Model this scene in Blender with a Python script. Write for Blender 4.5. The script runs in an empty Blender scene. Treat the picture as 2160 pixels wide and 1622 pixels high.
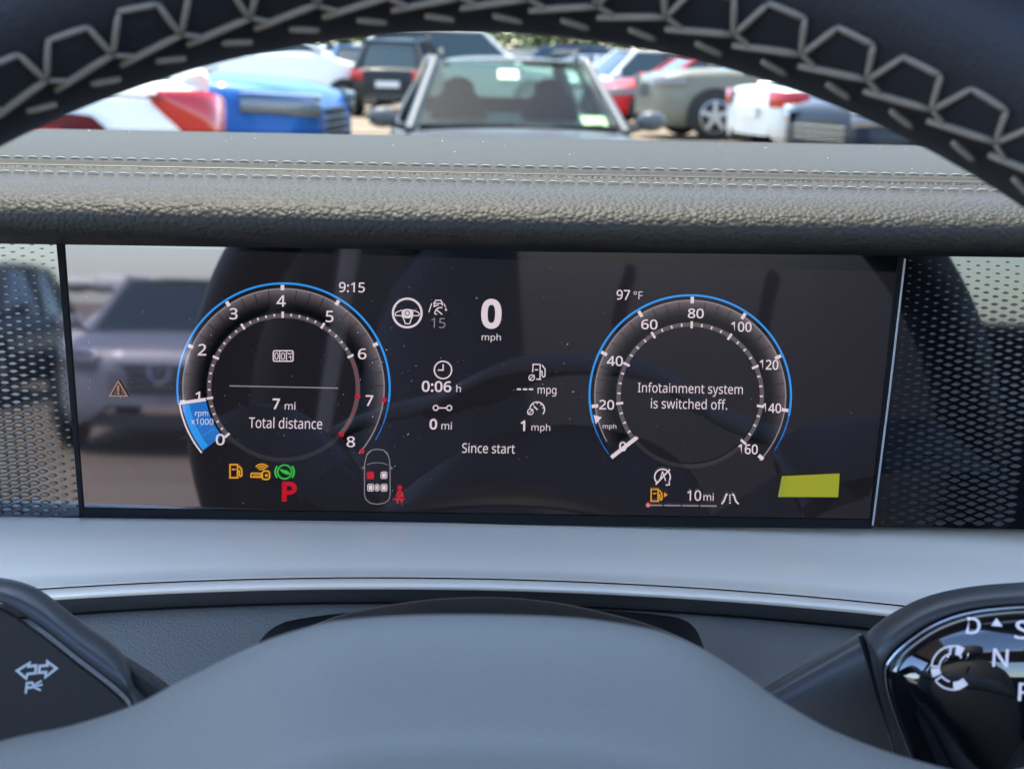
import bpy, math, random
from mathutils import Vector
random.seed(7)
SC = bpy.context.scene
COL = SC.collection
rad = math.radians

# ------------------------------------------------------------------ camera
FPX = 3228.0                      # focal length in pixels of the 2160 x 1622 photograph
PITCH, ROLL, CZ = rad(12.08), rad(1.1), 1.36
FWD = Vector((0, math.cos(PITCH), -math.sin(PITCH)))
R0 = Vector((1, 0, 0)); U0 = Vector((0, math.sin(PITCH), math.cos(PITCH)))
RIGHT = R0 * math.cos(ROLL) + U0 * math.sin(ROLL)
UP = U0 * math.cos(ROLL) - R0 * math.sin(ROLL)
CAM = Vector((0, 0, CZ))
cd = bpy.data.cameras.new('camera'); cam = bpy.data.objects.new('camera', cd); COL.objects.link(cam)
M = cam.matrix_world.copy()
for i in range(3):
    M[i][0] = RIGHT[i]; M[i][1] = UP[i]; M[i][2] = -FWD[i]; M[i][3] = CAM[i]
cam.matrix_world = M
cd.sensor_width = 36; cd.lens = 36 * FPX / 2160
cd.clip_start = 0.01; cd.clip_end = 12000
cd.dof.use_dof = True; cd.dof.focus_distance = 0.47; cd.dof.aperture_fstop = 25
SC.camera = cam

# ------------------------------------------------------------------ light
SUN_EL, SUN_AZ = rad(70), rad(-28)      # azimuth from +Y, negative = to the left
SUNV = Vector((math.sin(SUN_AZ) * math.cos(SUN_EL), math.cos(SUN_AZ) * math.cos(SUN_EL), math.sin(SUN_EL)))
w = bpy.data.worlds.new('World'); SC.world = w; w.use_nodes = True
nt = w.node_tree
sky = nt.nodes.new('ShaderNodeTexSky'); sky.sky_type = 'NISHITA'; sky.sun_disc = False
sky.sun_elevation = SUN_EL; sky.sun_rotation = SUN_AZ
sky.air_density = .9; sky.dust_density = .8; sky.ozone_density = 1.2
bg = nt.nodes['Background']; bg.inputs[1].default_value = 0.15
nt.links.new(sky.outputs[0], bg.inputs[0])
sl = bpy.data.lights.new('sun', 'SUN'); sl.energy = 2.2; sl.angle = rad(0.5); sl.color = (1, .92, .78)
so = bpy.data.objects.new('sun', sl); COL.objects.link(so)
so.rotation_euler = (-SUNV).to_track_quat('-Z', 'Y').to_euler(); so.location = (0, 0, 30)
EXP = 3.4
SC.view_settings.view_transform = 'Standard'; SC.view_settings.look = 'None'
SC.view_settings.exposure = EXP; SC.view_settings.gamma = 1
SC.render.engine = 'CYCLES'
SC.cycles.use_denoising = True
SC.cycles.max_bounces = 10; SC.cycles.transparent_max_bounces = 16
SC.cycles.sample_clamp_indirect = 8
DK = 1 / 2 ** EXP                       # display brightness unit

# ------------------------------------------------------------------ helpers
def ray(px, py): return FWD + RIGHT * ((px - 1080) / FPX) - UP * ((py - 811) / FPX)
def PY(px, py, Y):
    d = ray(px, py); return CAM + d * (Y / d.y)
def PP(px, py, p0, n):
    d = ray(px, py); return CAM + d * ((p0 - CAM).dot(n) / d.dot(n))
def row_z(py, Y):                       # height of a level line seen at photo row py (x = 1080) at distance Y
    return PY(1080, py, Y).z
WL = {}
def wl(o): return WL.get(o.name, Vector((0, 0, 0)))
def link(o, parent=None, local=False):
    COL.objects.link(o)
    if parent is not None:
        o.parent = parent
        if not local: o.location = o.location - wl(parent)
    return o
def empty(name, loc=(0, 0, 0), parent=None, rz=0):
    o = bpy.data.objects.new(name, None); o.empty_display_size = .05
    o.location = loc; o.rotation_euler = (0, 0, rz)
    if parent is None: COL.objects.link(o)
    else: link(o, parent)
    WL[o.name] = Vector(loc)
    return o
def tag(o, label=None, cat=None, group=None, kind=None):
    if label: o['label'] = label
    if cat: o['category'] = cat
    if group: o['group'] = group
    if kind: o['kind'] = kind
    return o
def mk(name, verts, faces, mat, parent=None, smooth=False, sharp=None, local=False):
    me = bpy.data.meshes.new(name)
    me.from_pydata([tuple(v) for v in verts], [], faces)
    me.update()
    if smooth or sharp is not None:
        me.shade_smooth()
        if sharp is not None: me.set_sharp_from_angle(angle=rad(sharp))
    for m in (mat if isinstance(mat, (list, tuple)) else [mat]): me.materials.append(m)
    o = bpy.data.objects.new(name, me)
    return link(o, parent, local)
class MB:
    def __init__(s): s.v = []; s.f = []
    def add(s, v, f):
        b = len(s.v); s.v += [Vector(p) for p in v]; s.f += [tuple(i + b for i in q) for q in f]; return s
    def grid(s, rows, closed_u=False, closed_v=False):
        n, m = len(rows), len(rows[0]); v = [p for r in rows for p in r]; f = []
        for i in range(n if closed_v else n - 1):
            for j in range(m if closed_u else m - 1):
                f.append((i * m + j, i * m + (j + 1) % m, ((i + 1) % n) * m + (j + 1) % m, ((i + 1) % n) * m + j))
        return s.add(v, f)
    def box(s, a, b):
        x0, y0, z0 = a; x1, y1, z1 = b
        return s.add([(x0, y0, z0), (x1, y0, z0), (x1, y1, z0), (x0, y1, z0), (x0, y0, z1), (x1, y0, z1), (x1, y1, z1), (x0, y1, z1)],
                     [(3, 2, 1, 0), (4, 5, 6, 7), (0, 1, 5, 4), (1, 2, 6, 5), (2, 3, 7, 6), (3, 0, 4, 7)])
    def tube(s, pts, r, n=8, caps=True, rs=None):
        pts = [Vector(p) for p in pts]; rows = []
        for i, p in enumerate(pts):
            t = (pts[min(i + 1, len(pts) - 1)] - pts[max(i - 1, 0)]).normalized()
            a = t.cross(Vector((0, 0, 1)));
            if a.length < .05: a = t.cross(Vector((1, 0, 0)))
            a.normalize(); b = t.cross(a); rr = rs[i] if rs else r
            rows.append([p + (a * math.cos(2 * math.pi * k / n) + b * math.sin(2 * math.pi * k / n)) * rr for k in range(n)])
        b0 = len(s.v); s.grid(rows, closed_u=True)
        if caps:
            s.f.append(tuple(b0 + k for k in range(n))[::-1]); e = b0 + (len(pts) - 1) * n
            s.f.append(tuple(e + k for k in range(n)))
        return s
    def prism(s, poly, off):            # polygon of 3-D points thickened by vector off
        n = len(poly); off = Vector(off); v = [Vector(p) for p in poly] + [Vector(p) + off for p in poly]
        f = [tuple(range(n)), tuple(range(2 * n - 1, n - 1, -1))] + [(i, i + n, (i + 1) % n + n, (i + 1) % n) for i in range(n)]
        return s.add(v, f)
    def ball(s, c, r, n=10, m=7):
        c = Vector(c); r = r if isinstance(r, (tuple, list)) else (r, r, r)
        rows = [[c + Vector((r[0] * math.sin(math.pi * i / m) * math.cos(2 * math.pi * k / n), r[1] * math.sin(math.pi * i / m) * math.sin(2 * math.pi * k / n),
                             r[2] * math.cos(math.pi * i / m))) for k in range(n)] for i in range(m + 1)]
        return s.grid(rows, closed_u=True)
    def build(s, name, mat, parent=None, smooth=False, sharp=None, local=False):
        return mk(name, s.v, s.f, mat, parent, smooth, sharp, local)
def catmull(pts, sub=6):
    pts = [Vector(p) for p in pts]; out = []
    for i in range(len(pts) - 1):
        p0 = pts[max(i - 1, 0)]; p1 = pts[i]; p2 = pts[i + 1]; p3 = pts[min(i + 2, len(pts) - 1)]
        for k in range(sub):
            t = k / sub
            out.append(.5 * ((2 * p1) + (p2 - p0) * t + (2 * p0 - 5 * p1 + 4 * p2 - p3) * t * t + (3 * p1 - p0 - 3 * p2 + p3) * t ** 3))
    out.append(pts[-1]); return out
def sstep(a, b, x):
    t = min(1, max(0, (x - a) / (b - a))); return t * t * (3 - 2 * t)
def lerp_curve(pts, x):
    if x <= pts[0][0]: return pts[0][1]
    for (x0, y0), (x1, y1) in zip(pts, pts[1:]):
        if x <= x1: return y0 + (y1 - y0) * (x - x0) / (x1 - x0)
    return pts[-1][1]

# ------------------------------------------------------------------ materials
def mat(name, base=(.5, .5, .5), rough=.5, metal=0, spec=.5, emit=None, es=1, coat=0, coat_r=.05, ior=1.5, sheen=0):
    m = bpy.data.materials.new(name); m.use_nodes = True
    b = m.node_tree.nodes['Principled BSDF']
    b.inputs['Base Color'].default_value = (*base, 1); b.inputs['Roughness'].default_value = rough
    b.inputs['Metallic'].default_value = metal; b.inputs['Specular IOR Level'].default_value = spec; b.inputs['IOR'].default_value = ior
    if emit: b.inputs['Emission Color'].default_value = (*emit, 1); b.inputs['Emission Strength'].default_value = es
    if coat: b.inputs['Coat Weight'].default_value = coat; b.inputs['Coat Roughness'].default_value = coat_r
    return m
def nd(m, t, **kw):
    n = m.node_tree.nodes.new(t)
    for k, v in kw.items():
        if k in n.inputs: n.inputs[k].default_value = v
        else: setattr(n, k, v)
    return n
def bump(m, kind='noise', scale=800, dist=.0003, strength=1, detail=2, extra=None):
    L = m.node_tree.links; b = m.node_tree.nodes['Principled BSDF']
    tc = nd(m, 'ShaderNodeTexCoord')
    if kind == 'leather':
        v = nd(m, 'ShaderNodeTexVoronoi', feature='SMOOTH_F1'); v.inputs['Scale'].default_value = scale; v.inputs['Smoothness'].default_value = .35
        wn = nd(m, 'ShaderNodeTexNoise'); wn.inputs['Scale'].default_value = scale * .6
        mx = nd(m, 'ShaderNodeMix', data_type='VECTOR'); mx.inputs[0].default_value = .0005
        L.new(tc.outputs['Object'], wn.inputs['Vector']); L.new(tc.outputs['Object'], mx.inputs[4]); L.new(wn.outputs['Color'], mx.inputs[5])
        L.new(mx.outputs[1], v.inputs['Vector'])
        n2 = nd(m, 'ShaderNodeTexNoise'); n2.inputs['Scale'].default_value = scale * 3
        L.new(tc.outputs['Object'], n2.inputs['Vector'])
        inv = nd(m, 'ShaderNodeMath', operation='MULTIPLY_ADD'); inv.inputs[1].default_value = -1; inv.inputs[2].default_value = 1
        L.new(v.outputs['Distance'], inv.inputs[0])
        ad = nd(m, 'ShaderNodeMath', operation='MULTIPLY_ADD'); ad.inputs[1].default_value = .15
        L.new(n2.outputs['Fac'], ad.inputs[0]); L.new(inv.outputs[0], ad.inputs[2]); h = ad.outputs[0]
    else:
        v = nd(m, 'ShaderNodeTexNoise'); v.inputs['Scale'].default_value = scale; v.inputs['Detail'].default_value = detail
        L.new(tc.outputs['Object'], v.inputs['Vector']); h = v.outputs['Fac']
    bp = nd(m, 'ShaderNodeBump'); bp.inputs['Distance'].default_value = dist; bp.inputs['Strength'].default_value = strength
    L.new(h, bp.inputs['Height']); L.new(bp.outputs[0], b.inputs['Normal'])
    return m
def mottle(m, c1, c2, scale=5, detail=3, sharp=(.35, .65)):
    L = m.node_tree.links; b = m.node_tree.nodes['Principled BSDF']
    tc = nd(m, 'ShaderNodeTexCoord'); n = nd(m, 'ShaderNodeTexNoise'); n.inputs['Scale'].default_value = scale; n.inputs['Detail'].default_value = detail
    r = nd(m, 'ShaderNodeValToRGB'); r.color_ramp.elements[0].position, r.color_ramp.elements[1].position = sharp
    r.color_ramp.elements[0].color = (*c1, 1); r.color_ramp.elements[1].color = (*c2, 1)
    L.new(tc.outputs['Object'], n.inputs['Vector']); L.new(n.outputs['Fac'], r.inputs['Fac']); L.new(r.outputs[0], b.inputs['Base Color'])
    return m
def pane_mat(name, tint=(.86, .93, .9), refl=1.0, ior=1.5):
    m = bpy.data.materials.new(name); m.use_nodes = True; t = m.node_tree; t.nodes.clear()
    out = t.nodes.new('ShaderNodeOutputMaterial'); tr = t.nodes.new('ShaderNodeBsdfTransparent'); gl = t.nodes.new('ShaderNodeBsdfGlossy')
    tr.inputs[0].default_value = (*tint, 1); gl.inputs['Roughness'].default_value = 0.0
    fr = t.nodes.new('ShaderNodeFresnel'); fr.inputs[0].default_value = ior
    mx = t.nodes.new('ShaderNodeMixShader'); ml = t.nodes.new('ShaderNodeMath'); ml.operation = 'MULTIPLY'; ml.inputs[1].default_value = refl
    t.links.new(fr.outputs[0], ml.inputs[0]); t.links.new(ml.outputs[0], mx.inputs[0]); t.links.new(tr.outputs[0], mx.inputs[1]); t.links.new(gl.outputs[0], mx.inputs[2])
    t.links.new(mx.outputs[0], out.inputs[0]); return m

m_leather = bump(mat('leather_grain', (.050, .046, .040), .52, spec=.11), 'leather', 680, .00045, 1)
m_dashtop = bump(mat('dash_top_grain', (.047, .0425, .036), .62, spec=.08), 'leather', 700, .00030, 1)
m_piping = mat('piping_vinyl', (.075, .07, .06), .38, spec=.3)
m_thread = mat('thread_grey', (.30, .28, .24), .6, spec=.2)
m_black = mat('black_plastic', (.012, .013, .015), .45)
m_deep = mat('black_rubber', (.006, .006, .007), .8, spec=.2)
m_gloss = mat('gloss_black', (.004, .004, .005), .03, spec=.9, ior=1.6)
m_screen = mat('screen_glass', (.003, .003, .004), .025, spec=.5, ior=1.82, emit=(.85, .75, .95), es=.012 * DK)
m_dimple = mat('satin_grey_inlay', (.115, .115, .12), .30, metal=.85)
m_silver = bump(mat('satin_silver', (.94, .81, .66), .25, metal=.12), 'noise', 2500, .00002, 1)
m_under = mat('dark_satin', (.085, .085, .088), .3, metal=.4)
m_lower = bump(mat('grained_plastic', (.15, .142, .13), .55, spec=.4), 'noise', 1500, .0003, 1)
m_wheel = bump(mat('wheel_leather', (.014, .0135, .016), .5, spec=.4), 'leather', 1300, .00012, 1)
m_lace = mat('lacing_thread', (.20, .165, .125), .8)
m_hub = bump(mat('hub_plastic', (.150, .139, .118), .5, spec=.5), 'noise', 1000, .00018, 1)
m_shroud = bump(mat('shaded_column_plastic', (.007, .006, .006), .5, spec=.2), 'noise', 1500, .0001, 1)  # base darkened to stand in for shade on the column cover
m_stalk = bump(mat('stalk_plastic', (.034, .033, .032), .42, spec=.5), 'noise', 1500, .00006, 1)
m_stalkhi = bump(mat('stalk_satin', (.06, .06, .06), .35, spec=.6), 'noise', 1500, .00006, 1)
m_print = mat('printed_white', (.62, .66, .66), .5)
m_chrome = mat('bright_trim', (.55, .58, .62), .22, metal=1)
m_glass = pane_mat('darkened_windscreen_glass', (.45, .47, .445), .35)  # tint darkened to dim the outdoors and the incoming sun
m_sideg = pane_mat('side_glass', (.80, .86, .96), .4)
m_darkg = pane_mat('dimmed_rear_glass', (.46, .50, .53), .4)  # dark tint added to dim the rear window's reflection in the inlay
m_liner = mat('headliner_fabric', (.42, .41, .40), .9, spec=.1)
m_doorp = mat('door_plastic', (.05, .05, .055), .6)
m_seat = bump(mat('seat_leather', (.011, .011, .013), .6, spec=.3), 'noise', 300, .0003, 1)
m_dust = mat('dust', (.75, .75, .72), .9, spec=.1)
m_yellow = mat('glowing_yellow_film', (.36, .31, .012), .35, emit=(.55, .47, .02), es=.2 * DK)  # emission put into the film so the tab glows by itself
m_film = pane_mat('clear_film', (.97, .98, .97), .5)

m_screen.node_tree.nodes['Principled BSDF'].inputs['Specular Tint'].default_value = (.96, .90, 1, 1)
def emis(name, c, s=1.0):
    return mat(name, (.003, .003, .004), .025, spec=.5, ior=1.82, emit=c, es=s * DK)
e_white = emis('lit_white', (.90, .76, .83), .78)
e_dimw = emis('lit_grey', (.90, .80, .86), .26)
e_ring = emis('lit_ring', (.80, .66, .72), .12)
e_faint = emis('lit_faint', (.80, .7, .75), .035)
e_blue = emis('lit_blue', (.03, .33, .92), .85)
e_blue2 = emis('lit_deep_blue', (.02, .18, .62), .8)
e_red = emis('lit_red', (.75, .01, .03), .62)
e_amber = emis('lit_amber', (.92, .40, .02), .75)
e_amberd = emis('lit_dim_amber', (.72, .30, .10), .42)
e_green = emis('lit_green', (.05, .78, .08), .62)
e_pink = emis('lit_pink', (.9, .25, .28), .7)

# ------------------------------------------------------------------ own car: dashboard
def W(x, y, z): return Vector((x, y, CZ + z))
dash = tag(empty('dashboard', W(.3, .6, -.3)), 'dark leather topped dashboard with silver trim shelf and black perforated inlays', 'dashboard')

XS = [-.62 + i * .02 for i in range(98)]
PROF = [(290, .80, 10), (296, .75, 0), (301, .66, 0), (309, .60, 0), (320, .55, 0), (336, .505, 0), (348, .482, 0), (356, .4745, 0), (359, .4725, .0), (361.5, .4715, -.15),
        (364, .4697, .3), (367, .468, .5), (370, .4665, .3), (372.5, .4655, -.25), (375, .464, 0), (381, .461, 0), (388, .457, 0), (396, .452, 0), (405, .446, 0), (416, .4412, 0), (428, .4370, 0), (442, .4335, 0),
        (458, .4311, 0), (474, .4300, 0), (490, .4303, 0), (504, .4325, 0), (512, .437, 0), (516, .447, 0), (518, .462, 0)]
prof = []
for r, Y, lift in PROF:
    prof.append((r, Y, row_z(r, Y) + (lift * .0005 if lift < 5 else -.02)))
prof.insert(0, (286, .88, row_z(288, .80) - .035))
cv = catmull([(Y, z, 0) for r, Y, z in prof], 4)
def dash_rows(sel):
    rows = []
    for x in XS:
        k = sstep(.045, .17, x); r_ = []
        for p in sel:
            dz = p.y - (row_z(405, .446))
            Yo = p.x + (k * .34 * max(0, -dz - .001) if p.x < .47 else 0)
            zo = p.y + (k * .0006 if 0 else 0)
            r_.append(Vector((x, Yo, zo)))
        rows.append(r_)
    return rows
i_seam = next(i for i, p in enumerate(cv) if p.x < .4672)
top_m = MB().grid(dash_rows(cv[:i_seam + 1])).build('upper_pad', m_dashtop, dash, smooth=True)
roll_m = MB().grid(dash_rows(cv[i_seam:])).build('padded_roll', m_leather, dash, smooth=True)
for r, Y in ((354, .4765), (385, .4585)):       # two rows of stitches either side of the seam
    b = MB(); z = row_z(r, Y); x = -.26
    while x < .42:
        l = .0034; a = Vector((x, Y + .0003, z + .0002)); c = Vector((x + l * .5, Y, z + .0005)); e = Vector((x + l, Y - .0003, z + .0001))
        b.tube([a, (a + c) / 2 + Vector((0, 0, .00015)), c, (e + c) / 2 + Vector((0, 0, .00015)), e], .0003, 6, rs=[.00015, .0003, .00034, .0003, .00015])
        x += .0044 + random.uniform(-.0002, .0002)
    b.build('stitching', m_thread, roll_m, smooth=True)
b = MB()
for i in range(46):
    x = random.uniform(-.28, .30); Y = random.uniform(.47, .72); z = min((p for p in cv[:i_seam + 1]), key=lambda p: abs(p.x - Y)).y + .0003
    r = random.choice([.0001, .00012, .00015, .0002, .0003]); b.ball((x, Y, z), (r * random.choice([1, 1, 2.5]), r, r), 6, 4)
tag(b.build('dust_specks', m_dust, dash), kind='stuff')
b = MB(); z_ = row_z(369, .4671); b.tube([(x_, .4671, z_) for x_ in XS], .00048, 8); b.build('seam_piping', m_piping, roll_m, smooth=True)
# black hood lining under the roll
b = MB()
b.grid([[Vector((x, .447, row_z(513, .445))), Vector((x, .472, row_z(530, .472))), Vector((x, .50, row_z(540, .5)))] for x in XS]).build('hood_lining', m_black, dash, smooth=True)

# ---- screen plane shared by display and inlays
NEL = rad(4.7)
SYAW = rad(4.6)
SN = Vector((-math.sin(SYAW) * math.cos(NEL), -math.cos(SYAW) * math.cos(NEL), math.sin(NEL))); SP0 = PY(1010, 815, .470)
def S(px, py, lift=0.0): return PP(px, py, SP0 + SN * lift, SN)

# perforated inlays
def inlay(poly, edge, side):
    o = MB().prism([S(x, y, -.0006) for x, y in poly], -SN * .006).build('perforated_inlay', m_gloss, dash)
    b = MB(); col = 0
    while True:
        d = 12 + col * 20.6
        if d > 300: break
        y = 500 + (8.1 if col % 2 else 0)
        while y < 1115:
            xe = lerp_curve(edge, y)
            x = xe + side * d + side * 0
            yy = y + (x - 60) * .018
            ybot = lerp_curve(((0, 1092), (180, 1087), (1838, 1107), (2160, 1111)), x)
            yt = lerp_curve(((-100, 505), (130, 508), (1905, 545), (2400, 553)), x)
            t = lerp_curve(((500, .0), (560, .12), (690, .66), (800, .88), (1060, 1)), yy - (20 if side > 0 else 0))
            wd = 7.5 + t * (3 + 18.5 * min(1, d / 112))
            if yt + 4 < yy < ybot - 4 and -160 < x < 2420:
                h = wd * .43; pts = []
                for k in range(14):
                    a = 2 * math.pi * k / 14; c, s_ = math.cos(a), math.sin(a)
                    r_ = 1 / (abs(c) ** 1.25 + abs(s_) ** 1.25) ** (1 / 1.25)
                    pts.append((x + wd / 2 * r_ * c, yy + h / 2 * r_ * s_))
                v = [S(p[0], p[1], -.0004) for p in pts] + [S(x + (p[0] - x) * .72, yy + (p[1] - yy) * .66, .0001) for p in pts]
                n = 14; b.add(v, [(i, (i + 1) % n, n + (i + 1) % n, n + i) for i in range(n)] + [tuple(range(n, 2 * n))])
            y += 16.2
        col += 1
    b.build('dimple_pattern', m_dimple, o, sharp=35)
    return o
inlay([(-220, 500), (118, 508), (172, 1088), (-220, 1100)], [(508, 118), (1088, 172)], -1)
inlay([(1910, 540), (2500, 548), (2500, 1125), (1842, 1108)], [(545, 1908), (1108, 1842)], 1)
b = MB(); b.tube([S(1909, 546, .001), S(1876, 830, .001), S(1841, 1108, .001)], .00035, 6)
b.build('edge_strip', mat('grey_edge', (.3, .3, .31), .35), dash)

# dark fascia carrying on to the passenger side and behind the shelf
b = MB(); b.box(W(-.60, .535, -.20), W(1.3, .56, -.04)); b.box(W(.222, .468, -.16), W(1.3, .535, -.052)); b.box(W(-.60, .468, -.16), W(-.222, .535, -.052)); b.build('fascia_panel', m_black, dash, sharp=30)
# silver shelf
def shelf_arch(x):
    d = abs(x - 1000) / 900.0
    return 42 * d * d if d < 1.15 else 42 * (1.3225 + 1.1 * (1 - math.exp(-(d - 1.15) * 2)))
def shelf_rows(spec):
    rows = []
    for px in list(range(-700, 3000, 40)) + list(range(3000, 9700, 100)):
        xw = PY(px, 1150, .45).x; r_ = []; dpx = max(-1100, min(1100, px - 1010))
        for base, k, Y in spec:
            rr = base + k * shelf_arch(px) - dpx * .0098 * max(0, min(1, (1140 - base) / 36))
            p = PY(1080, rr, Y); r_.append(Vector((xw, Y, p.z)))
        rows.append(r_)
    return rows
sp = [(1100, 0.0, .4790), (1101, 0.0, .4740), (1105, .02, .466), (1122, .1, .4585), (1145, .25, .450), (1168, .45, .4425), (1188, .65, .437), (1203, .82, .4335), (1213, .93, .4305), (1219.5, 1, .4283), (1220.3, 1, .4288), (1220.6, 1, .431)]
cs = [catmull(r_, 3) for r_ in shelf_rows(sp)]
shelf = MB().grid(cs).build('silver_trim', m_silver, dash, smooth=True)
sp2 = [(1223.2, 1, .431), (1223.4, 1, .4284), (1226, 1, .4270), (1231, 1.01, .4258), (1237, 1.02, .4250), (1242, 1.03, .4248), (1246, 1.04, .4252)]
MB().grid(shelf_rows([(1218, 1, .4302), (1226, 1, .4302)])).build('trim_groove', m_deep, shelf)
sp5 = [(1245.5, 1.04, .4253), (1248, 1.045, .4258), (1258, 1.06, .4285), (1272, 1.08, .433)]
MB().grid([catmull(r_, 3) for r_ in shelf_rows(sp5)]).build('trim_underside', m_under, shelf, smooth=True)
cs = [catmull(r_, 3) for r_ in shelf_rows(sp2)]
MB().grid(cs).build('trim_lip', m_silver, shelf, smooth=True)
sp3 = [(1268, 1.08, .4335), (1276, 1.09, .4335), (1281, 1.09, .436)]
MB().grid(shelf_rows(sp3)).build('shadow_gap', m_deep, dash, smooth=True)
sp4 = [(1276, 1.09, .4345), (1290, 1.05, .431), (1350, .8, .424), (1450, .5, .414), (1600, .2, .402), (1900, 0, .385)]
MB().grid([catmull(r_, 3) for r_ in shelf_rows(sp4)]).build('lower_panel', m_lower, dash, smooth=True)

# ------------------------------------------------------------------ steering column
colm = tag(empty('steering_column', W(.01, .36, -.25)), 'dark rounded steering column cover behind the wheel hub, set in a black gaiter', 'steering column')
arc = [(470, 1440), (560, 1372), (640, 1328), (711, 1299), (800, 1279), (900, 1265), (1010, 1259), (1120, 1264), (1240, 1283), (1388, 1323), (1500, 1378), (1590, 1450)]
arc = [(p.x, p.y) for p in catmull([(x, y, 0) for x, y in arc], 4)]
rows = []
for dy, Y in ((22, .398), (8, .396), (1.5, .393), (0, .389), (3, .384), (12, .375), (30, .36), (75, .335), (160, .30), (300, .27)):
    rows.append([PY(x, y + dy + (abs(x - 1010) / 500) ** 2 * 0, Y) for x, y in arc])
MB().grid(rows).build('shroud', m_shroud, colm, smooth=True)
hole = [(470, 1470), (535, 1372), (560, 1337), (590, 1316), (630, 1305), (720, 1293), (860, 1283), (1010, 1278), (1180, 1281), (1300, 1288), (1395, 1297), (1440, 1306), (1466, 1325), (1482, 1358), (1510, 1440)]
hole = [(p.x, p.y) for p in catmull([(x, y, 0) for x, y in hole], 4)]
rows = [[PY(x, y + dy, Y) for x, y in hole] for dy, Y in ((0, .4225), (2, .4215), (10, .418), (40, .395))]
rows2 = [[PY(1010 + (x - 1010) * .75, 1300 + (y - 1300) * .6 + 80, .39) for x, y in hole]]
MB().grid(rows + rows2).build('gaiter', m_deep, colm, smooth=True)

# ------------------------------------------------------------------ steering wheel
WN = rad(22)
wn = Vector((0, -math.cos(WN), math.sin(WN))); wup = Vector((0, math.sin(WN), math.cos(WN)))
RIN, RT = .166, .0150
p_in = PY(1012, 61, .275)
wc = p_in - wup * (RIN - .0012)
wheel = tag(empty('steering_wheel', wc), 'black leather steering wheel with pale hexagonal lacing and grey airbag cover', 'steering wheel')
def rim_pt(th, al, r=RT, squash=1.0):      # th: 0 = top, + = right.  al: 0 = inner side, 90 = driver side
    er = wup * math.cos(th) + Vector((1, 0, 0)) * math.sin(th)
    return wc + er * (RIN + RT) + (-er) * (math.cos(al) * r) + wn * (math.sin(al) * r * 1.25)
rows = [[rim_pt(2 * math.pi * i / 160, 2 * math.pi * k / 28) for k in range(28)] for i in range(160)]
rim = MB().grid(rows, True, True).build('rim', m_wheel, wheel, smooth=True)
b = MB(); per = .0118; nper = int(.36 * math.pi * .9 / per)
def st(s, t): return rim_pt(s / RIN, rad(2 + 46 * t), RT + .0004)
def seg(a, c, r0, thick=True):
    n = 5; pts = [st(a[0] + (c[0] - a[0]) * i / n, a[1] + (c[1] - a[1]) * i / n) for i in range(n + 1)]
    rs = [r0 * (.75 if i in (0, n) else 1) for i in range(n + 1)]
    b.tube(pts, r0, 7, rs=rs)
for k in range(-20, 21):
    o = k * per
    j = lambda: random.uniform(-.03, .03)
    f = lambda s, t: (o + s * per, t)
    A = f(0, 1.0 + j()); B = f(.55, .97 + j()); C = f(.69, .5 + j()); A2 = f(1.0, 1.0)
    E = f(-.28, .30); F = f(-.80, .17); G = f(-.38, .05)
    seg(A, B, .00058); seg(B, C, .00058); seg(C, A2, .00058)
    seg(E, C, .0007)                               # long lower strand of the upper cell
    seg(f(-.30, .5), f(-.02, .36), .0005)           # thin link running under it
    seg(F, G, .00064)                               # short strand of the lower row
b.build('lacing', m_lace, rim, smooth=True)
# hub / airbag cover
hc = [(-260, 1650), (0, 1563), (150, 1530), (280, 1488), (360, 1447), (450, 1402), (550, 1355), (640, 1325), (720, 1308), (850, 1298), (1010, 1296), (1200, 1302), (1320, 1317), (1400, 1334),
      (1480, 1367), (1560, 1417), (1650, 1480), (1750, 1537), (1850, 1577), (1950, 1608), (2100, 1645), (2420, 1720)]
hc = [(p.x, p.y) for p in catmull([(x, y, 0) for x, y in hc], 5)]
rows = []
for dy, Y in ((60, .262), (25, .268), (7, .266), (0, .262), (2, .258), (10, .2535), (28, .248), (60, .2415), (110, .2335), (170, .225), (230, .217), (262, .2125), (285, .2085), (310, .206), (350, .2015), (420, .195), (560, .186)):
    rows.append([PY(x, y + dy * (1 if dy < 200 else 1), Y) for x, y in hc])
hubm = MB().grid(rows).build('airbag_cover', m_hub, wheel, smooth=True)

# ------------------------------------------------------------------ turn signal stalk
stk = tag(empty('turn_signal_stalk', PY(60, 1450, .35)), 'dark paddle stalk printed with two arrows and a parking light sign', 'stalk')
Y0 = .325
outer = [(-160, 1215), (-60, 1214), (0, 1218), (45, 1227), (85, 1244), (130, 1277), (180, 1317), (230, 1352), (258, 1378), (275, 1408), (284, 1445), (330, 1500), (300, 1560), (200, 1640), (-160, 1700)]
inner = [(-160, 1256), (-60, 1255), (0, 1265), (40, 1284), (80, 1312), (120, 1342), (170, 1382), (215, 1416), (245, 1440), (265, 1458), (278, 1475), (290, 1505), (270, 1545), (190, 1610), (-160, 1680)]
rows = [[PY(x, y, Y0 + .045) for x, y in outer], [PY(x, y, Y0 + .016) for x, y in outer], [PY(x + (ix - x) * .12, y + (iy - y) * .12, Y0 + .010) for (x, y), (ix, iy) in zip(outer, inner)],
        [PY(x + (ix - x) * .55, y + (iy - y) * .55, Y0 + .0045) for (x, y), (ix, iy) in zip(outer, inner)],
        [PY(ix, iy, Y0 + .0015) for ix, iy in inner], [PY(ix - 3, iy + 5, Y0 + .0045) for ix, iy in inner]]
MB().grid([catmull(r_, 3) for r_ in rows]).build('paddle', m_stalkhi, stk, smooth=True)
face = [(ix - 8, iy + 13) for ix, iy in inner]
fc = catmull([PY(x, y, Y0 + .003) for x, y in face], 3); fc2 = catmull([PY(x - 3, y + 6, Y0) for x, y in face], 3)
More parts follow.
